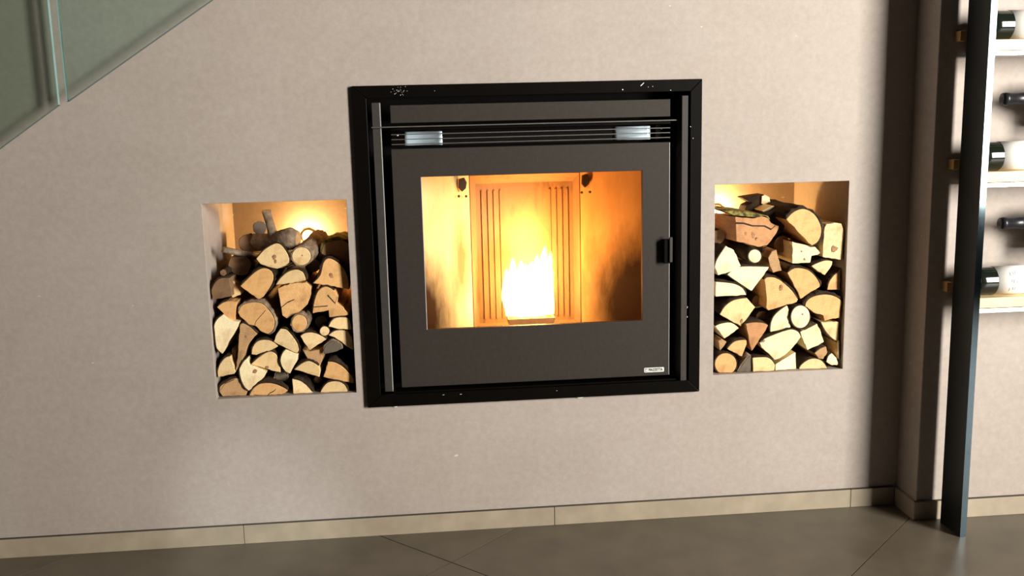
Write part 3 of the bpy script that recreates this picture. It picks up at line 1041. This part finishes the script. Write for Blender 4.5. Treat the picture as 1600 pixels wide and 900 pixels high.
LOGS = [
    # ---- left niche, upper part
    ('A', [(530, 605), (590, 535), (660, 490), (710, 478), (755, 510), (800, 590), (800, 635), (760, 665), (700, 688), (620, 670), (560, 645)], 7, 'p',
     'pale egg-shaped log end with dark knot, under the forked branch in left niche', dict(L=.22, dz=-.032, knots=((680, 590, 20), (690, 625, 14)))),
    ('A', circ(903, 585, 78, 75), 12, 'p', 'round pinkish log end beside the lamp glow in left niche', dict(L=.20, dx=.028, dz=.022, bark='g', y0=.02, knots=((912, 577, 6),))),
    ('A', [(1070, 560), (1090, 490), (1160, 460), (1250, 458), (1310, 490), (1310, 640), (1200, 620), (1120, 590)], 5, 't',
     'mossy-barked log at the top right of left niche', dict(y0=.075, L=.16, bark='m', th=.007)),
    ('A', [(1000, 805), (1060, 740), (1085, 640), (1130, 603), (1200, 635), (1260, 700), (1290, 780), (1295, 860), (1230, 845), (1150, 830), (1075, 820)], 8, 'h',
     'large honey log with dark star-shaped stain, under the mossy log', dict(th=.006, knots=((1150, 745, 22),), L=.20)),
    ('A', [(400, 830), (450, 780), (520, 715), (580, 685), (630, 690), (665, 720), (672, 770), (650, 830), (610, 890), (588, 921), (550, 942), (487, 900)], 9, 'h',
     'rounded honey log with thick bark, below the grey stick in left niche', dict(th=.006)),
    ('A', [(690, 822), (730, 765), (790, 715), (860, 695), (915, 715), (940, 770), (935, 785), (850, 800), (770, 815)], 7, 'p',
     'pale half-moon log sitting on the big orange block in left niche', dict(L=.25)),
    ('B', [(671, -47), (720, -70), (784, -85), (888, -94), (930, -52), (925, 20), (900, 80), (840, 135), (740, 190), (705, 165), (690, 80)], 0, 'h',
     'big orange split block in the middle of left niche', dict(cracks=(([(700, 100), (750, 60), (800, 40)], 10),))),
    ('B', [(940, 150), (950, 70), (975, -10), (1010, -50), (1055, -60), (1110, -30), (1140, 20), (1130, 70), (1180, 100), (1225, 160), (1130, 175), (1070, 180), (1065, 125)], 6, 'h',
     'jagged orange split log with cracked face at right side of left niche', dict(cracks=(([(1140, 20), (1120, 70), (1060, 5)], 10), ([(950, 100), (1060, 90)], 7)))),
    ('A', [(155, 860), (190, 800), (240, 765), (310, 765), (320, 820), (330, 915), (240, 935), (158, 948)], 4, 'b',
     'dark brown split log against the left wall of left niche', dict()),
    ('A', [(318, 772), (350, 800), (395, 880), (400, 905), (330, 930), (325, 850)], 0, 'p',
     'narrow pale wedge beside the dark brown log in left niche', dict(y0=.045)),
    ('B', [(195, 100), (230, 70), (270, 55), (355, 55), (345, 100), (335, 205), (300, 200), (260, 170), (235, 140)], 3, 'h',
     'honey triangular wedge above the white log in left niche', dict()),
    ('B', [(358, 140), (385, 90), (430, 70), (480, 62), (540, 70), (590, 110), (630, 170), (645, 225), (630, 280), (590, 312), (545, 295), (497, 250), (440, 235), (375, 175)], 10, 'h',
     'broad double-lobed log end with a split crack in left niche', dict(bark='g', th=.005, dx=.014, dz=.012, cracks=(([(490, 250), (500, 210), (575, 125)], 11),))),
    ('B', circ(838, 225, 60, 66), 12, 'h', 'round orange branch end under the big orange block in left niche', dict(bark='g', dx=.014, dz=.012, y0=.008)),
    ('B', circ(1035, 287, 37, 36), 12, 'p', 'smallest round pale branch end in left niche', dict(y0=.014, th=.002)),
    ('B', [(1065, 250), (1090, 205), (1130, 182), (1200, 182), (1230, 205), (1250, 275), (1150, 272)], 6, 'p',
     'pale half-round log touching the right wall, upper of two in left niche', dict()),
    ('B', [(1065, 320), (1105, 290), (1150, 280), (1215, 283), (1250, 340), (1260, 435), (1225, 415), (1165, 370), (1110, 335)], 4, 'p',
     'pale curved log below the half-round log at right wall of left niche', dict()),
    ('B', [(237, 465), (195, 425), (165, 370), (160, 300), (170, 240), (200, 190), (240, 160), (275, 190), (320, 210), (370, 215), (360, 250), (300, 350)], 7, 'w',
     'large whitish log with pointed lower end at left side of left niche', dict(y0=.014)),
    ('B', [(375, 235), (400, 228), (450, 255), (510, 310), (470, 350), (430, 410), (400, 500), (365, 560), (345, 600), (340, 580), (355, 500), (360, 400), (365, 320)], 4, 't',
     'long tan wedge pointing downward beside the large whitish log', dict(knots=((425, 330, 14),))),
    ('B', [(315, 420), (345, 440), (345, 590), (325, 600), (310, 500)], 0, 'b', 'thin dark splinter standing between white log and tan wedge', dict(y0=.04)),
    ('B', [(463, 470), (470, 420), (500, 375), (545, 357), (600, 358), (640, 375), (672, 405), (620, 435), (550, 455), (500, 475)], 7, 'p',
     'pale crescent log above the wide dome log in left niche', dict()),
    ('B', [(690, 270), (735, 275), (780, 320), (820, 380), (835, 430), (820, 460), (740, 425), (635, 370), (660, 310)], 6, 'p',
     'pale quarter log in the centre of left niche, below the round orange end', dict(th=.005)),
    ('B', [(845, 325), (880, 305), (935, 300), (1000, 320), (1050, 352), (985, 390), (920, 435), (885, 390)], 5, 'p',
     'pale fan-shaped wedge left of the smallest round branch', dict()),
    ('B', [(1028, 440), (1040, 405), (1075, 375), (1110, 365), (1150, 385), (1175, 425), (1110, 450), (1030, 465)], 6, 'g',
     'weathered grey log near the right wall of left niche', dict(bark='g')),
    ('B', [(190, 650), (195, 600), (220, 540), (260, 495), (300, 482), (320, 540), (342, 605), (330, 620), (260, 635)], 5, 'p',
     'pale quarter log at the left wall, below the large whitish log', dict()),
    ('B', [(440, 757), (405, 720), (380, 660), (370, 600), (375, 570), (405, 520), (430, 500), (450, 555), (540, 590), (580, 610), (560, 650), (490, 710)], 7, 'w',
     'whitish log with a brown knot near the bottom of left niche', dict(knots=((490, 600, 18),), y0=.014)),
    ('B', [(462, 545), (510, 500), (570, 460), (620, 448), (660, 475), (685, 540), (692, 610), (640, 600), (580, 580), (510, 560)], 7, 'p',
     'wide dome-shaped log with dark spot in lower left niche', dict(knots=((585, 570, 15),))),
    ('B', [(765, 620), (730, 605), (700, 560), (690, 510), (705, 460), (730, 430), (790, 455), (825, 465), (815, 530)], 6, 'w',
     'whitish leaf-shaped log right of the wide dome log', dict()),
    ('B', [(862, 425), (915, 445), (1020, 428), (1020, 500), (1000, 560), (950, 530), (905, 505), (880, 460)], 0, 't',
     'tan split stub under the fan-shaped wedge in left niche', dict(y0=.03)),
    ('B', [(795, 590), (850, 545), (905, 522), (950, 535), (990, 560), (1003, 600), (995, 645), (900, 618)], 5, 'p',
     'pale flat-bottomed log under the tan split stub in left niche', dict(y0=.014)),
    ('B', [(1060, 525), (1110, 530), (1170, 560), (1230, 620), (1260, 660), (1260, 697), (1150, 672), (1025, 645), (1045, 590)], 6, 'h',
     'honey log with shaggy dark bark in lower right corner of left niche', dict(th=.008, dz=.02)),
    ('B', [(215, 760), (220, 720), (260, 690), (330, 658), (375, 660), (400, 710), (430, 765), (420, 795), (320, 805), (240, 795)], 5, 't',
     'brown log in the bottom left corner of left niche', dict(th=.006, cracks=(([(225, 745), (260, 695), (330, 665)], 8),))),
    ('B', circ(695, 645, 46, 44), 12, 'g', 'dim greyish round end in the gap above the cracked bottom log', dict(y0=.05, bark='g')),
    ('B', [(445, 795), (470, 745), (520, 705), (580, 695), (640, 700), (710, 725), (750, 750), (700, 785), (620, 803), (520, 805)], 7, 'h',
     'wide cracked half log in the bottom row of left niche', dict(th=.006, cracks=(([(580, 800), (610, 770), (640, 755), (655, 740)], 12),))),
    ('B', [(785, 660), (840, 675), (890, 710), (930, 755), (950, 790), (880, 793), (795, 793), (790, 720)], 5, 'p',
     'pale quarter log in the bottom row, right of the cracked half log', dict(th=.006)),
    ('B', circ(985, 662, 30, 28, 10), 10, 'b', 'small dim round end in a dark gap, lower right of left niche', dict(y0=.06)),
    ('B', [(1005, 778), (1020, 735), (1055, 695), (1100, 680), (1150, 682), (1190, 705), (1215, 745), (1215, 775), (1120, 780)], 8, 'p',
     'pale half-moon log on the niche sill, bottom right of left niche', dict(y0=.014)),
    # ---- right niche
    ('C', [(335, 600), (330, 450), (325, 385), (420, 395), (500, 400), (570, 385), (620, 395), (650, 440), (722, 470), (700, 530), (660, 585), (612, 640), (530, 652), (430, 622)], 0, 'r',
     'reddish block with a long dark crack on top of right stack', dict(y0=.04, L=.19, dx=-.03, cracks=(([(330, 440), (400, 442), (480, 465), (590, 468), (650, 498), (690, 465)], 16),), knots=((485, 545, 22), (515, 580, 16), (420, 530, 14)))),
    ('C', [(775, 410), (810, 370), (860, 335), (920, 318), (985, 335), (1040, 380), (1080, 450), (1092, 510), (1080, 570), (1050, 615), (1005, 640), (960, 600), (900, 540), (850, 480)], 11, 'h',
     'largest round orange log with thick bark in right niche', dict(th=.008, dx=-.015, dz=.006, L=.27)),
    ('C', [(1100, 740), (1105, 600), (1115, 480), (1130, 450), (1200, 438), (1260, 445), (1285, 520), (1290, 620), (1275, 768), (1180, 755)], 0, 'p',
     'upright pale square block with a red heart, at right wall of right niche', dict(y0=.014, knots=((1205, 668, 38),))),
    ('C', [(830, 605), (870, 620), (930, 630), (990, 655), (1030, 650), (1075, 705), (1050, 720), (1000, 730), (990, 790), (910, 793), (832, 797), (835, 700)], 0, 'w',
     'whitish broken log with ragged edge under the largest round log', dict(y0=.02, knots=((915, 690, 10), (940, 760, 12)))),
    ('C', circ(503, 733, 56, 58), 12, 'w', 'round pale branch end under the reddish cracked block', dict(dx=-.03, dz=.02, bark='n')),
    ('C', [(145, 830), (170, 760), (250, 642), (320, 680), (350, 740), (382, 820), (280, 870), (175, 900)], 3, 'w',
     'whitish wedge against the left edge of right niche, near its top', dict(y0=.014)),
    ('C', [(620, 750), (650, 690), (690, 675), (705, 740), (740, 860), (665, 880), (630, 800)], 0, 't', 'tan bark-covered shard between round branch and broken log', dict(y0=.03)),
    ('D', [(245, -5), (311, -56), (376, -70), (480, -70), (593, -67), (550, 0), (445, 130), (350, 70)], 5, 'w',
     'whitish broad wedge with flat top below the round branch in right niche', dict(y0=.014)),
    ('D', [(941, -75), (998, -103), (1064, -122), (1115, -113), (1110, -84), (1054, 0), (998, -28)], 4, 'p', 'small honey wedge below the upright square block', dict()),
    ('D', [(1070, 120), (1085, 60), (1120, 10), (1160, -25), (1210, -55), (1215, 0), (1215, 122)], 5, 'h', 'quarter log against right wall, right of the dark-hearted half log', dict()),
    ('D', [(745, -18), (809, -56), (903, -46), (960, -5), (1005, 60), (1008, 95), (900, 160), (845, 195), (815, 120), (775, 40)], 6, 'h',
     'half log with a darker heart patch in the middle right of right niche', dict(th=.006, knots=())),
    ('D', [(150, 55), (230, 62), (310, 75), (375, 110), (405, 165), (280, 170), (145, 175)], 5, 'w', 'whitish slab with curling bark at left edge of right niche', dict(th=.006, y0=.012)),
    ('D', [(555, 40), (580, 20), (640, 22), (700, 55), (780, 130), (825, 200), (815, 220), (700, 255), (580, 290), (565, 270), (570, 180)], 6, 'h',
     'big honey log with a knot in the centre of right niche', dict(knots=((690, 105, 26),), th=.005)),
    ('D', [(890, 260), (900, 220), (950, 180), (1040, 160), (1120, 170), (1190, 210), (1222, 250), (1222, 340), (1190, 355), (1120, 360), (1050, 380), (1040, 335), (960, 310)], 7, 'h',
     'wide arched log with dark bark at right wall of right niche', dict(th=.008, y0=.014)),
    ('D', [(180, 322), (220, 260), (280, 215), (340, 198), (410, 190), (445, 230), (482, 268), (420, 350), (360, 425), (270, 375)], 5, 'p',
     'large pale quarter log with pink tip in left half of right niche', dict(knots=((365, 378, 16),))),
    ('D', [(600, 470), (605, 400), (630, 340), (680, 290), (740, 250), (760, 320), (770, 430), (700, 450)], 5, 'w', 'pale quarter log left of the white oval log end', dict(y0=.022)),
    ('D', circ(850, 345, 78, 94), 12, 'w', 'white oval log end with a pink heart in right niche', dict(y0=.014, knots=((868, 322, 9),), th=.003)),
    ('D', [(145, 420), (200, 400), (280, 395), (345, 440), (280, 485), (220, 525), (180, 465)], 4, 'w', 'small whitish triangular wedge at left edge of right niche', dict()),
    ('D', [(395, 400), (460, 390), (540, 395), (585, 415), (550, 480), (500, 560), (450, 630), (430, 570), (410, 470)], 4, 'r',
     'reddish wedge pointing down in right niche', dict()),
    ('D', [(515, 560), (560, 525), (640, 490), (720, 460), (780, 448), (830, 470), (850, 510), (800, 580), (725, 660), (680, 690), (640, 705), (590, 650), (530, 600)], 7, 'w',
     'largest white split log in lower middle of right niche', dict(y0=.012, knots=((548, 545, 14), (530, 552, 10)))),
    ('D', [(845, 470), (910, 440), (985, 400), (1020, 470), (1047, 555), (980, 590), (910, 622), (880, 560)], 0, 'w', 'whitish square block standing on its corner in right niche', dict(y0=.014)),
    ('D', [(1165, 555), (1110, 520), (1060, 465), (1020, 390), (1100, 385), (1168, 385)], 4, 'p', 'pale wedge with flat top below the wide arched log', dict()),
    ('D', [(245, 610), (290, 560), (340, 540), (405, 535), (405, 570), (385, 620), (365, 672), (300, 640)], 4, 'h', 'orange quarter log above the round bottom left log of right niche', dict(th=.006)),
    ('D', [(170, 545), (200, 530), (240, 550), (215, 590), (185, 625)], 0, 't', 'small tan splinter in the gap at left edge of right niche', dict(y0=.03)),
    ('D', circ(232, 735, 89, 90, 14), 14, 'h', 'round reddish log in the bottom left corner of right niche', dict(y0=.014, th=.003)),
    ('D', [(330, 815), (350, 770), (400, 700), (445, 665), (450, 815)], 4, 'g', 'grey weathered log next to the round bottom left log', dict(bark='g')),
    ('D', [(455, 685), (520, 680), (580, 683), (620, 710), (640, 745), (632, 812), (455, 815)], 5, 'p', 'pale block with rounded shoulder in the bottom row of right niche', dict(y0=.014)),
    ('D', [(640, 805), (640, 735), (720, 690), (815, 640), (817, 800), (720, 800)], 0, 'w', 'pale block with slanting top in the bottom row of right niche', dict(y0=.016)),
    ('D', [(842, 795), (860, 745), (910, 705), (965, 690), (1020, 705), (1055, 745), (1065, 780), (950, 790)], 7, 'p', 'pale half-moon log on the sill of right niche', dict(y0=.014)),
    ('D', [(965, 645), (1010, 610), (1065, 590), (1075, 640), (1040, 695), (1000, 690)], 3, 't', 'small tan log above the half-moon log of right niche', dict()),
    ('D', [(1065, 715), (1080, 670), (1110, 645), (1150, 685), (1175, 740), (1110, 745)], 3, 'w', 'small white chunk in the bottom right corner of right niche', dict()),
    ('D', [(1155, 640), (1165, 540), (1200, 545), (1200, 620), (1180, 695), (1165, 690)], 0, 'p', 'narrow pale upright piece at right wall, low in right niche', dict()),
]
for i, (c, pts, nb, tone, label, kw) in enumerate(LOGS):
    firewood(c, pts, nb, tone, label, seed=100 + i, **kw)


def q3(crop, x, y, Y):
    ox, oy, s = CROPS[crop]
    return at(ox + x / s, oy + y / s, Y)


def odd_wood():
    rng = random.Random(3)
    g1 = 'split logs in the left niche'
    # forked branch lying on the top of the left stack
    fb = empty('forked_branch', q3('A', 700, 470, .10))
    tag(fb, 'knotty forked branch with an upright stub on top of left stack', 'branch', g1)
    ps = [(q3('A', 455, 470, .22)), (q3('A', 560, 465, .17)), (q3('A', 660, 455, .12)), (q3('A', 750, 450, .085)), (q3('A', 820, 440, .07)), (q3('A', 880, 445, .065))]
    tube('branch', ps, [.022, .025, .022, .026, .030, .021], 14, B['g'], fb, 0.10, rng, endmat=W['t'])
    ps = [q3('A', 672, 430, .105), q3('A', 660, 370, .10), q3('A', 640, 300, .095), q3('A', 620, 240, .092), q3('A', 615, 208, .090)]
    tube('stub', ps, [.0150, .0125, .0115, .0115, .0135], 12, B['g'], fb, 0.07, rng, endmat=W['p'])
    # round bark log behind the stub
    o = tube('firewood_log', [q3('A', 560, 350, .17), q3('A', 560, 352, .22), q3('A', 560, 356, .27)], [.019, .020, .019], 14, B['g'], None, 0.08, rng, endmat=W['g'])
    tag(o, 'dim round log behind the upright stub on top of left stack', 'log', g1)
    o = tube('firewood_log', [q3('A', 470, 475, .16), q3('A', 475, 475, .22), q3('A', 480, 470, .30)], [.026, .028, .027], 14, B['n'], None, 0.1, rng, endmat=W['b'])
    tag(o, 'dark bark log in shade behind the forked branch', 'log', g1)
    # thin grey stick poking out to the left
    o = tube('stick', [q3('A', 255, 528, .045), q3('A', 330, 543, .06), q3('A', 430, 565, .09), q3('A', 560, 590, .14)], [.0085, .0090, .0095, .0100], 10, B['g'], None, 0.08, rng, endmat=W['t'])
    tag(o, 'thin grey stick poking out towards the left wall of left niche', 'stick', g1)
    # dark logs that carry stick and branch
    for k, (x, y, r, lab) in enumerate(((395, 655, .030, 'dark bark log under the thin grey stick'), (260, 720, .0085, 'short dark stub near the left wall of left niche'),
                                        (830, 700, .016, 'dark log wedged under the round pinkish log end'), (1000, 660, .020, 'dark log in the shade between pinkish round end and large honey log'))):
        p = q3('A', x, y, .10)
        L = .26 if r > .01 else .08
        y0 = .085 if r > .01 else .02
        p = q3('A', x, y, y0)
        o = tube('firewood_log', [(p.x, y0, p.z), (p.x + .004, y0 + L / 2, p.z), (p.x, y0 + L, p.z - .002)], [r, r * 1.05, r], 14, B['n'], None, 0.10, rng, endmat=W['b'])
        tag(o, lab, 'log', g1)
    for x, y, r, lab in ((1010, 215, .017, 'dark log in the gap above the smallest round branch'), (760, 690, .013, 'dark thin log beside the dim greyish round end')):
        p = q3('B', x, y, .07)
        o = tube('firewood_log', [(p.x, .07, p.z), (p.x, .20, p.z), (p.x, .36, p.z)], [r, r * 1.05, r], 14, B['n'], None, 0.10, rng, endmat=W['g'])
        tag(o, lab, 'log', g1)
    g2 = 'split logs in the right niche'
    # jagged bark chunk and pale splinter behind the reddish block
    pl = [(395, 220), (500, 202), (590, 190), (640, 280), (560, 310), (530, 345), (410, 345), (430, 290), (480, 265)]
    p3 = [q3('C', x, y, .19) for x, y in pl]
    o = prism('bark_chunk', [(p.x, p.z) for p in p3], .19, .25, B['n'], None, .002)
    tag(o, 'jagged dark bark chunk on top of right stack', 'bark', g2)
    e = [q3('C', x, y, .186) for x, y in ((565, 205), (590, 192), (630, 215), (638, 275), (600, 290), (560, 270))]
    prism('split_face', [(p.x, p.z) for p in e], .184, .189, W['w'], o)
    p3 = [q3('C', x, y, .12) for x, y in ((565, 335), (610, 310), (660, 290), (715, 298), (680, 320), (600, 358))]
    o = prism('splinter', [(p.x, p.z) for p in p3], .12, .19, W['w'], None, .001)
    tag(o, 'pale splinter between reddish block and largest round log', 'splinter', g2)
    p3 = [q3('C', x, y, .07) for x, y in ((590, 370), (700, 335), (780, 330), (800, 420), (760, 520), (700, 560), (650, 430))]
    o = prism('firewood_log', [(p.x, p.z) for p in p3], .08, .30, B['n'], None, .003)
    tag(o, 'dark bark log between reddish block and largest round log', 'log', g2)
    # mossy bark slab on the reddish block
    p3 = [q3('C', x, y, .035) for x, y in ((240, 345), (330, 338), (450, 352), (560, 372), (630, 385), (650, 425), (600, 392), (500, 398), (420, 390), (325, 382))]
    o = prism('bark_slab', [(p.x, p.z + .0015) for p in p3], .042, .20, B['m'], None, .002)
    tag(o, 'mossy bark slab lying on the reddish cracked block', 'bark', g2)
    for x, y, r, lab in ((180, 560, .020, 'dark log behind the whitish wedge at left edge of right niche'), (740, 620, .024, 'dark log in shade behind the bark shard in right niche'),
                         (600, 700, .014, 'thin dark log beside the round pale branch')):
        p = q3('C', x, y, .09)
        o = tube('firewood_log', [(p.x, .09, p.z), (p.x, .20, p.z), (p.x, .33, p.z)], [r, r * 1.05, r], 14, B['n'], None, 0.10, rng, endmat=W['b'])
        tag(o, lab, 'log', g2)
    for x, y, r, lab in ((495, 220, .018, 'dark log in the gap beside the big knotted honey log'), (540, 350, .020, 'dark log above the reddish wedge of right niche'),
                         (960, 400, .014, 'gnarled dark log behind the white oval end'), (1120, 610, .020, 'dark log above the small white corner chunk')):
        p = q3('D', x, y, .08)
        o = tube('firewood_log', [(p.x, .08, p.z), (p.x, .20, p.z), (p.x, .36, p.z)], [r, r * 1.05, r], 14, B['n'], None, 0.10, rng, endmat=W['b'])
        tag(o, lab, 'log', g2)


odd_wood()


def niche_lamp(loc, label, power):
    r = empty('niche_lamp', loc)
    tag(r, label, 'lamp', 'lamps hidden in the log niches')
    x, y, z = loc
    lathe('housing', [(0, .020), (-.010, .020), (-.012, .017)], 18, M['lamp_body'], r, 'Y', (x, ND - .0005, z))
    lathe('lens', [(-.0122, .016), (-.015, .012), (-.016, .004)], 18, M['lamp'], r, 'Y', (x, ND - .0005, z))
    d = bpy.data.lights.new('niche_bulb', 'POINT')
    d.energy = power
    d.color = (1.0, 0.56, 0.19)
    d.shadow_soft_size = 0.012
    o = bpy.data.objects.new('niche_bulb', d)
    COL.objects.link(o)
    o.parent = r
    o.location = (0, -0.029, 0)
    return r


niche_lamp((-0.366, ND, 0.815), 'warm lamp glowing behind the logs of left niche', 3.7)
niche_lamp((0.925, ND, 0.850), 'warm lamp glowing behind the logs of right niche', 4.6)


# ------------------------------------------------------------------ glass stair panels
def glass_panel(label, xa, xb, za, slope, ztop, right_edge, left_edge, gm):
    """vertical edges at xa < xb, lower edge rising to the right"""
    y0, y1 = -0.055, -0.045
    zb = za + (xb - xa) * slope
    r = empty('stair_glass_panel', ((xa + xb) / 2, -0.05, za))
    tag(r, label, 'glass panel', 'glass panels along the stair')
    za2, zb2 = za + ztop, zb + ztop
    e = 0.0015
    prism('pane', [(xa + e, za + e), (xb - e, zb + e), (xb - e, zb2 - e), (xa + e, za2 - e)], y0, y1, M[gm], r)
    if right_edge: box('pane_edge', xb - e, xb, y0, y1, zb, zb2, M['glass_edge'], r)
    if left_edge: box('pane_edge', xa, xa + e, y0, y1, za, za2, M['glass_edge'], r)
    prism('pane_edge', [(xa, za), (xb, zb), (xb, zb + e), (xa, za + e)], y0, y1, M['glass_edge_dark'], r)
    for t in (0.2, 0.8):
        x = xa + (xb - xa) * t
        z = za + (xb - xa) * slope * t + ztop - 0.12
        lathe('standoff', [(0, .014), (.044, .014)], 16, M['steel'], r, 'Y', (x, y1 + .0005, z))
        lathe('standoff_cap', [(0, .018), (-.006, .018), (-.008, .015)], 16, M['steel'], r, 'Y', (x, y0 - .0005, z))


SL = 0.678
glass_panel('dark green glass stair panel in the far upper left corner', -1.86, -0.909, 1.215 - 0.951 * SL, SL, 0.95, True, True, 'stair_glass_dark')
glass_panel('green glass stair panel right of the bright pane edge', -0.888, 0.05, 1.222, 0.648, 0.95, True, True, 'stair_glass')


# ------------------------------------------------------------------ wine rack
def wine_rack():
    r = empty('wine_rack_post', (1.4235, -0.20, 0.0))
    tag(r, 'tall flat blue-black steel post standing beside the wine shelves', 'post')
    box('plate', 1.415, 1.432, -0.2505, -0.150, 0.0, 2.60, M['post'], r)
    box('front_edge', 1.415, 1.432, -0.252, -0.2508, 0.0, 2.60, M['post_edge'], r)
    ztops = (1.322, 0.990, 0.659)
    names = ('upper', 'middle', 'lower')
    for z, nm in zip(ztops, names):
        s = empty('wine_shelf', (2.0, -0.18, z - 0.042))
        tag(s, f'{nm} pale oak wine shelf with steel lip, joined to the post', 'shelf', 'oak wine shelves')
        box('plank', 1.4335, 2.55, -0.232, -0.1195, z - 0.027, z, M['shelf_wood'], s, 0.001)
        box('lip', 1.4335, 2.55, -0.236, -0.150, z - 0.040, z - 0.028, M['steel'], s, 0.001)
        c = box('bounced_light_band', 1.3990, 1.4145, -0.148, -0.1185, z + 0.004, z + 0.030, M['band'], None, 0.001)  # added block imitating orange light bounced onto the wall
        tag(c, f'{nm} added bounced-light cleat on the wall just left of the post', 'band', 'added bounced-light bands beside the post')
    for z, nm in ((1.137, 'upper'), (0.812, 'lower')):
        s = empty('wine_shelf', (2.1, -0.18, z - 0.042))
        tag(s, f'{nm} short oak shelf at the right edge carrying a bottle neck first', 'shelf', 'oak wine shelves')
        box('plank', 1.640, 2.55, -0.232, -0.1195, z - 0.027, z, M['shelf_wood'], s, 0.001)
        box('lip', 1.640, 2.55, -0.236, -0.150, z - 0.040, z - 0.028, M['steel'], s, 0.001)
    R_ = 0.0375

    def bottle(x0, z, sgn, label, group, marks=False):
        """base at x0, neck towards sgn"""
        b = empty('wine_bottle', (x0, -0.185, z))
        tag(b, label, 'bottle', group)
        c = (x0, -0.185, z + R_ + 0.0004)
        prof = [(0.012, .020), (0.0, .030), (0.002, .0350), (0.008, .0372), (0.02, R_), (0.185, R_), (0.200, .0355), (0.215, .0300), (0.228, .0220), (0.238, .0165), (0.25, .0150), (0.297, .0142)]
        lathe('body', [(a * sgn, r) for a, r in prof], 32, M['bottle'], b, 'X', c)
        lathe('capsule', [(a * sgn, r) for a, r in ((0.238, .0172), (0.25, .0157), (0.286, .0150), (0.2865, .0166), (0.296, .0166), (0.2975, .0156), (0.302, .0150), (0.3025, .006))], 24, M['capsule'], b, 'X', c)
        # label: strip of paper wrapped round the front and top
        vs, fs = [], []
        n = 26
        for a in (0.052, 0.150):
            for rr in (R_ + .0003, R_ + .0006):
                for k in range(n + 1):
                    t = radians(72 + 216 * k / n)
                    vs.append((c[0] + sgn * a, c[1] + rr * cos(t), c[2] + rr * sin(t)))
        m = n + 1
        for k in range(n):
            fs += [(k, k + 1, 2 * m + k + 1, 2 * m + k), (m + k, 3 * m + k, 3 * m + k + 1, m + k + 1), (k, m + k, m + k + 1, k + 1), (2 * m + k, 2 * m + k + 1, 3 * m + k + 1, 3 * m + k)]
        fs += [(0, 2 * m, 3 * m, m), (n, m + n, 3 * m + n, 2 * m + n)]
        lb = mesh_obj('label', vs, fs, M['label'], b, smooth=True, loc=c)
        if marks:
            rng = random.Random(8)
            for i in range(9):
                a = 0.085 + 0.0075 * (i % 3) + rng.uniform(-.001, .001)
                t0 = 135 + 34 * (i // 3) + rng.uniform(-4, 4)
                vs, fs = [], []
                q = 5
                for rr in (R_ + .0006, R_ + .0009):
                    for k in range(q):
                        t = radians(t0 + 15 * k / (q - 1))
                        for da in (0, .0011):
                            vs.append((c[0] + sgn * (a + da + .003 * k / q * (i % 2)), c[1] + rr * cos(t), c[2] + rr * sin(t)))
                for k in range(q - 1):
                    for o_ in (0, 2 * q):
                        fs.append((o_ + 2 * k, o_ + 2 * k + 1, o_ + 2 * k + 3, o_ + 2 * k + 2))
                mesh_obj('print_mark', vs, fs, M['ink'], lb, loc=c)
        return b
    bottle(1.448, 1.322, 1, 'dark wine bottle with white label on the upper shelf', 'wine bottles lying base first')
    bottle(1.442, 0.990, 1, 'dark wine bottle with white label on the middle shelf', 'wine bottles lying base first')
    bottle(1.448, 0.659, 1, 'dark wine bottle with printed white label on the lower shelf', 'wine bottles lying base first', True)
    bottle(1.803, 1.137, -1, 'upper black bottle neck pointing left between the wine shelves', 'wine bottles lying neck first')
    bottle(1.818, 0.812, -1, 'lower black bottle neck pointing left between the wine shelves', 'wine bottles lying neck first')


wine_rack()
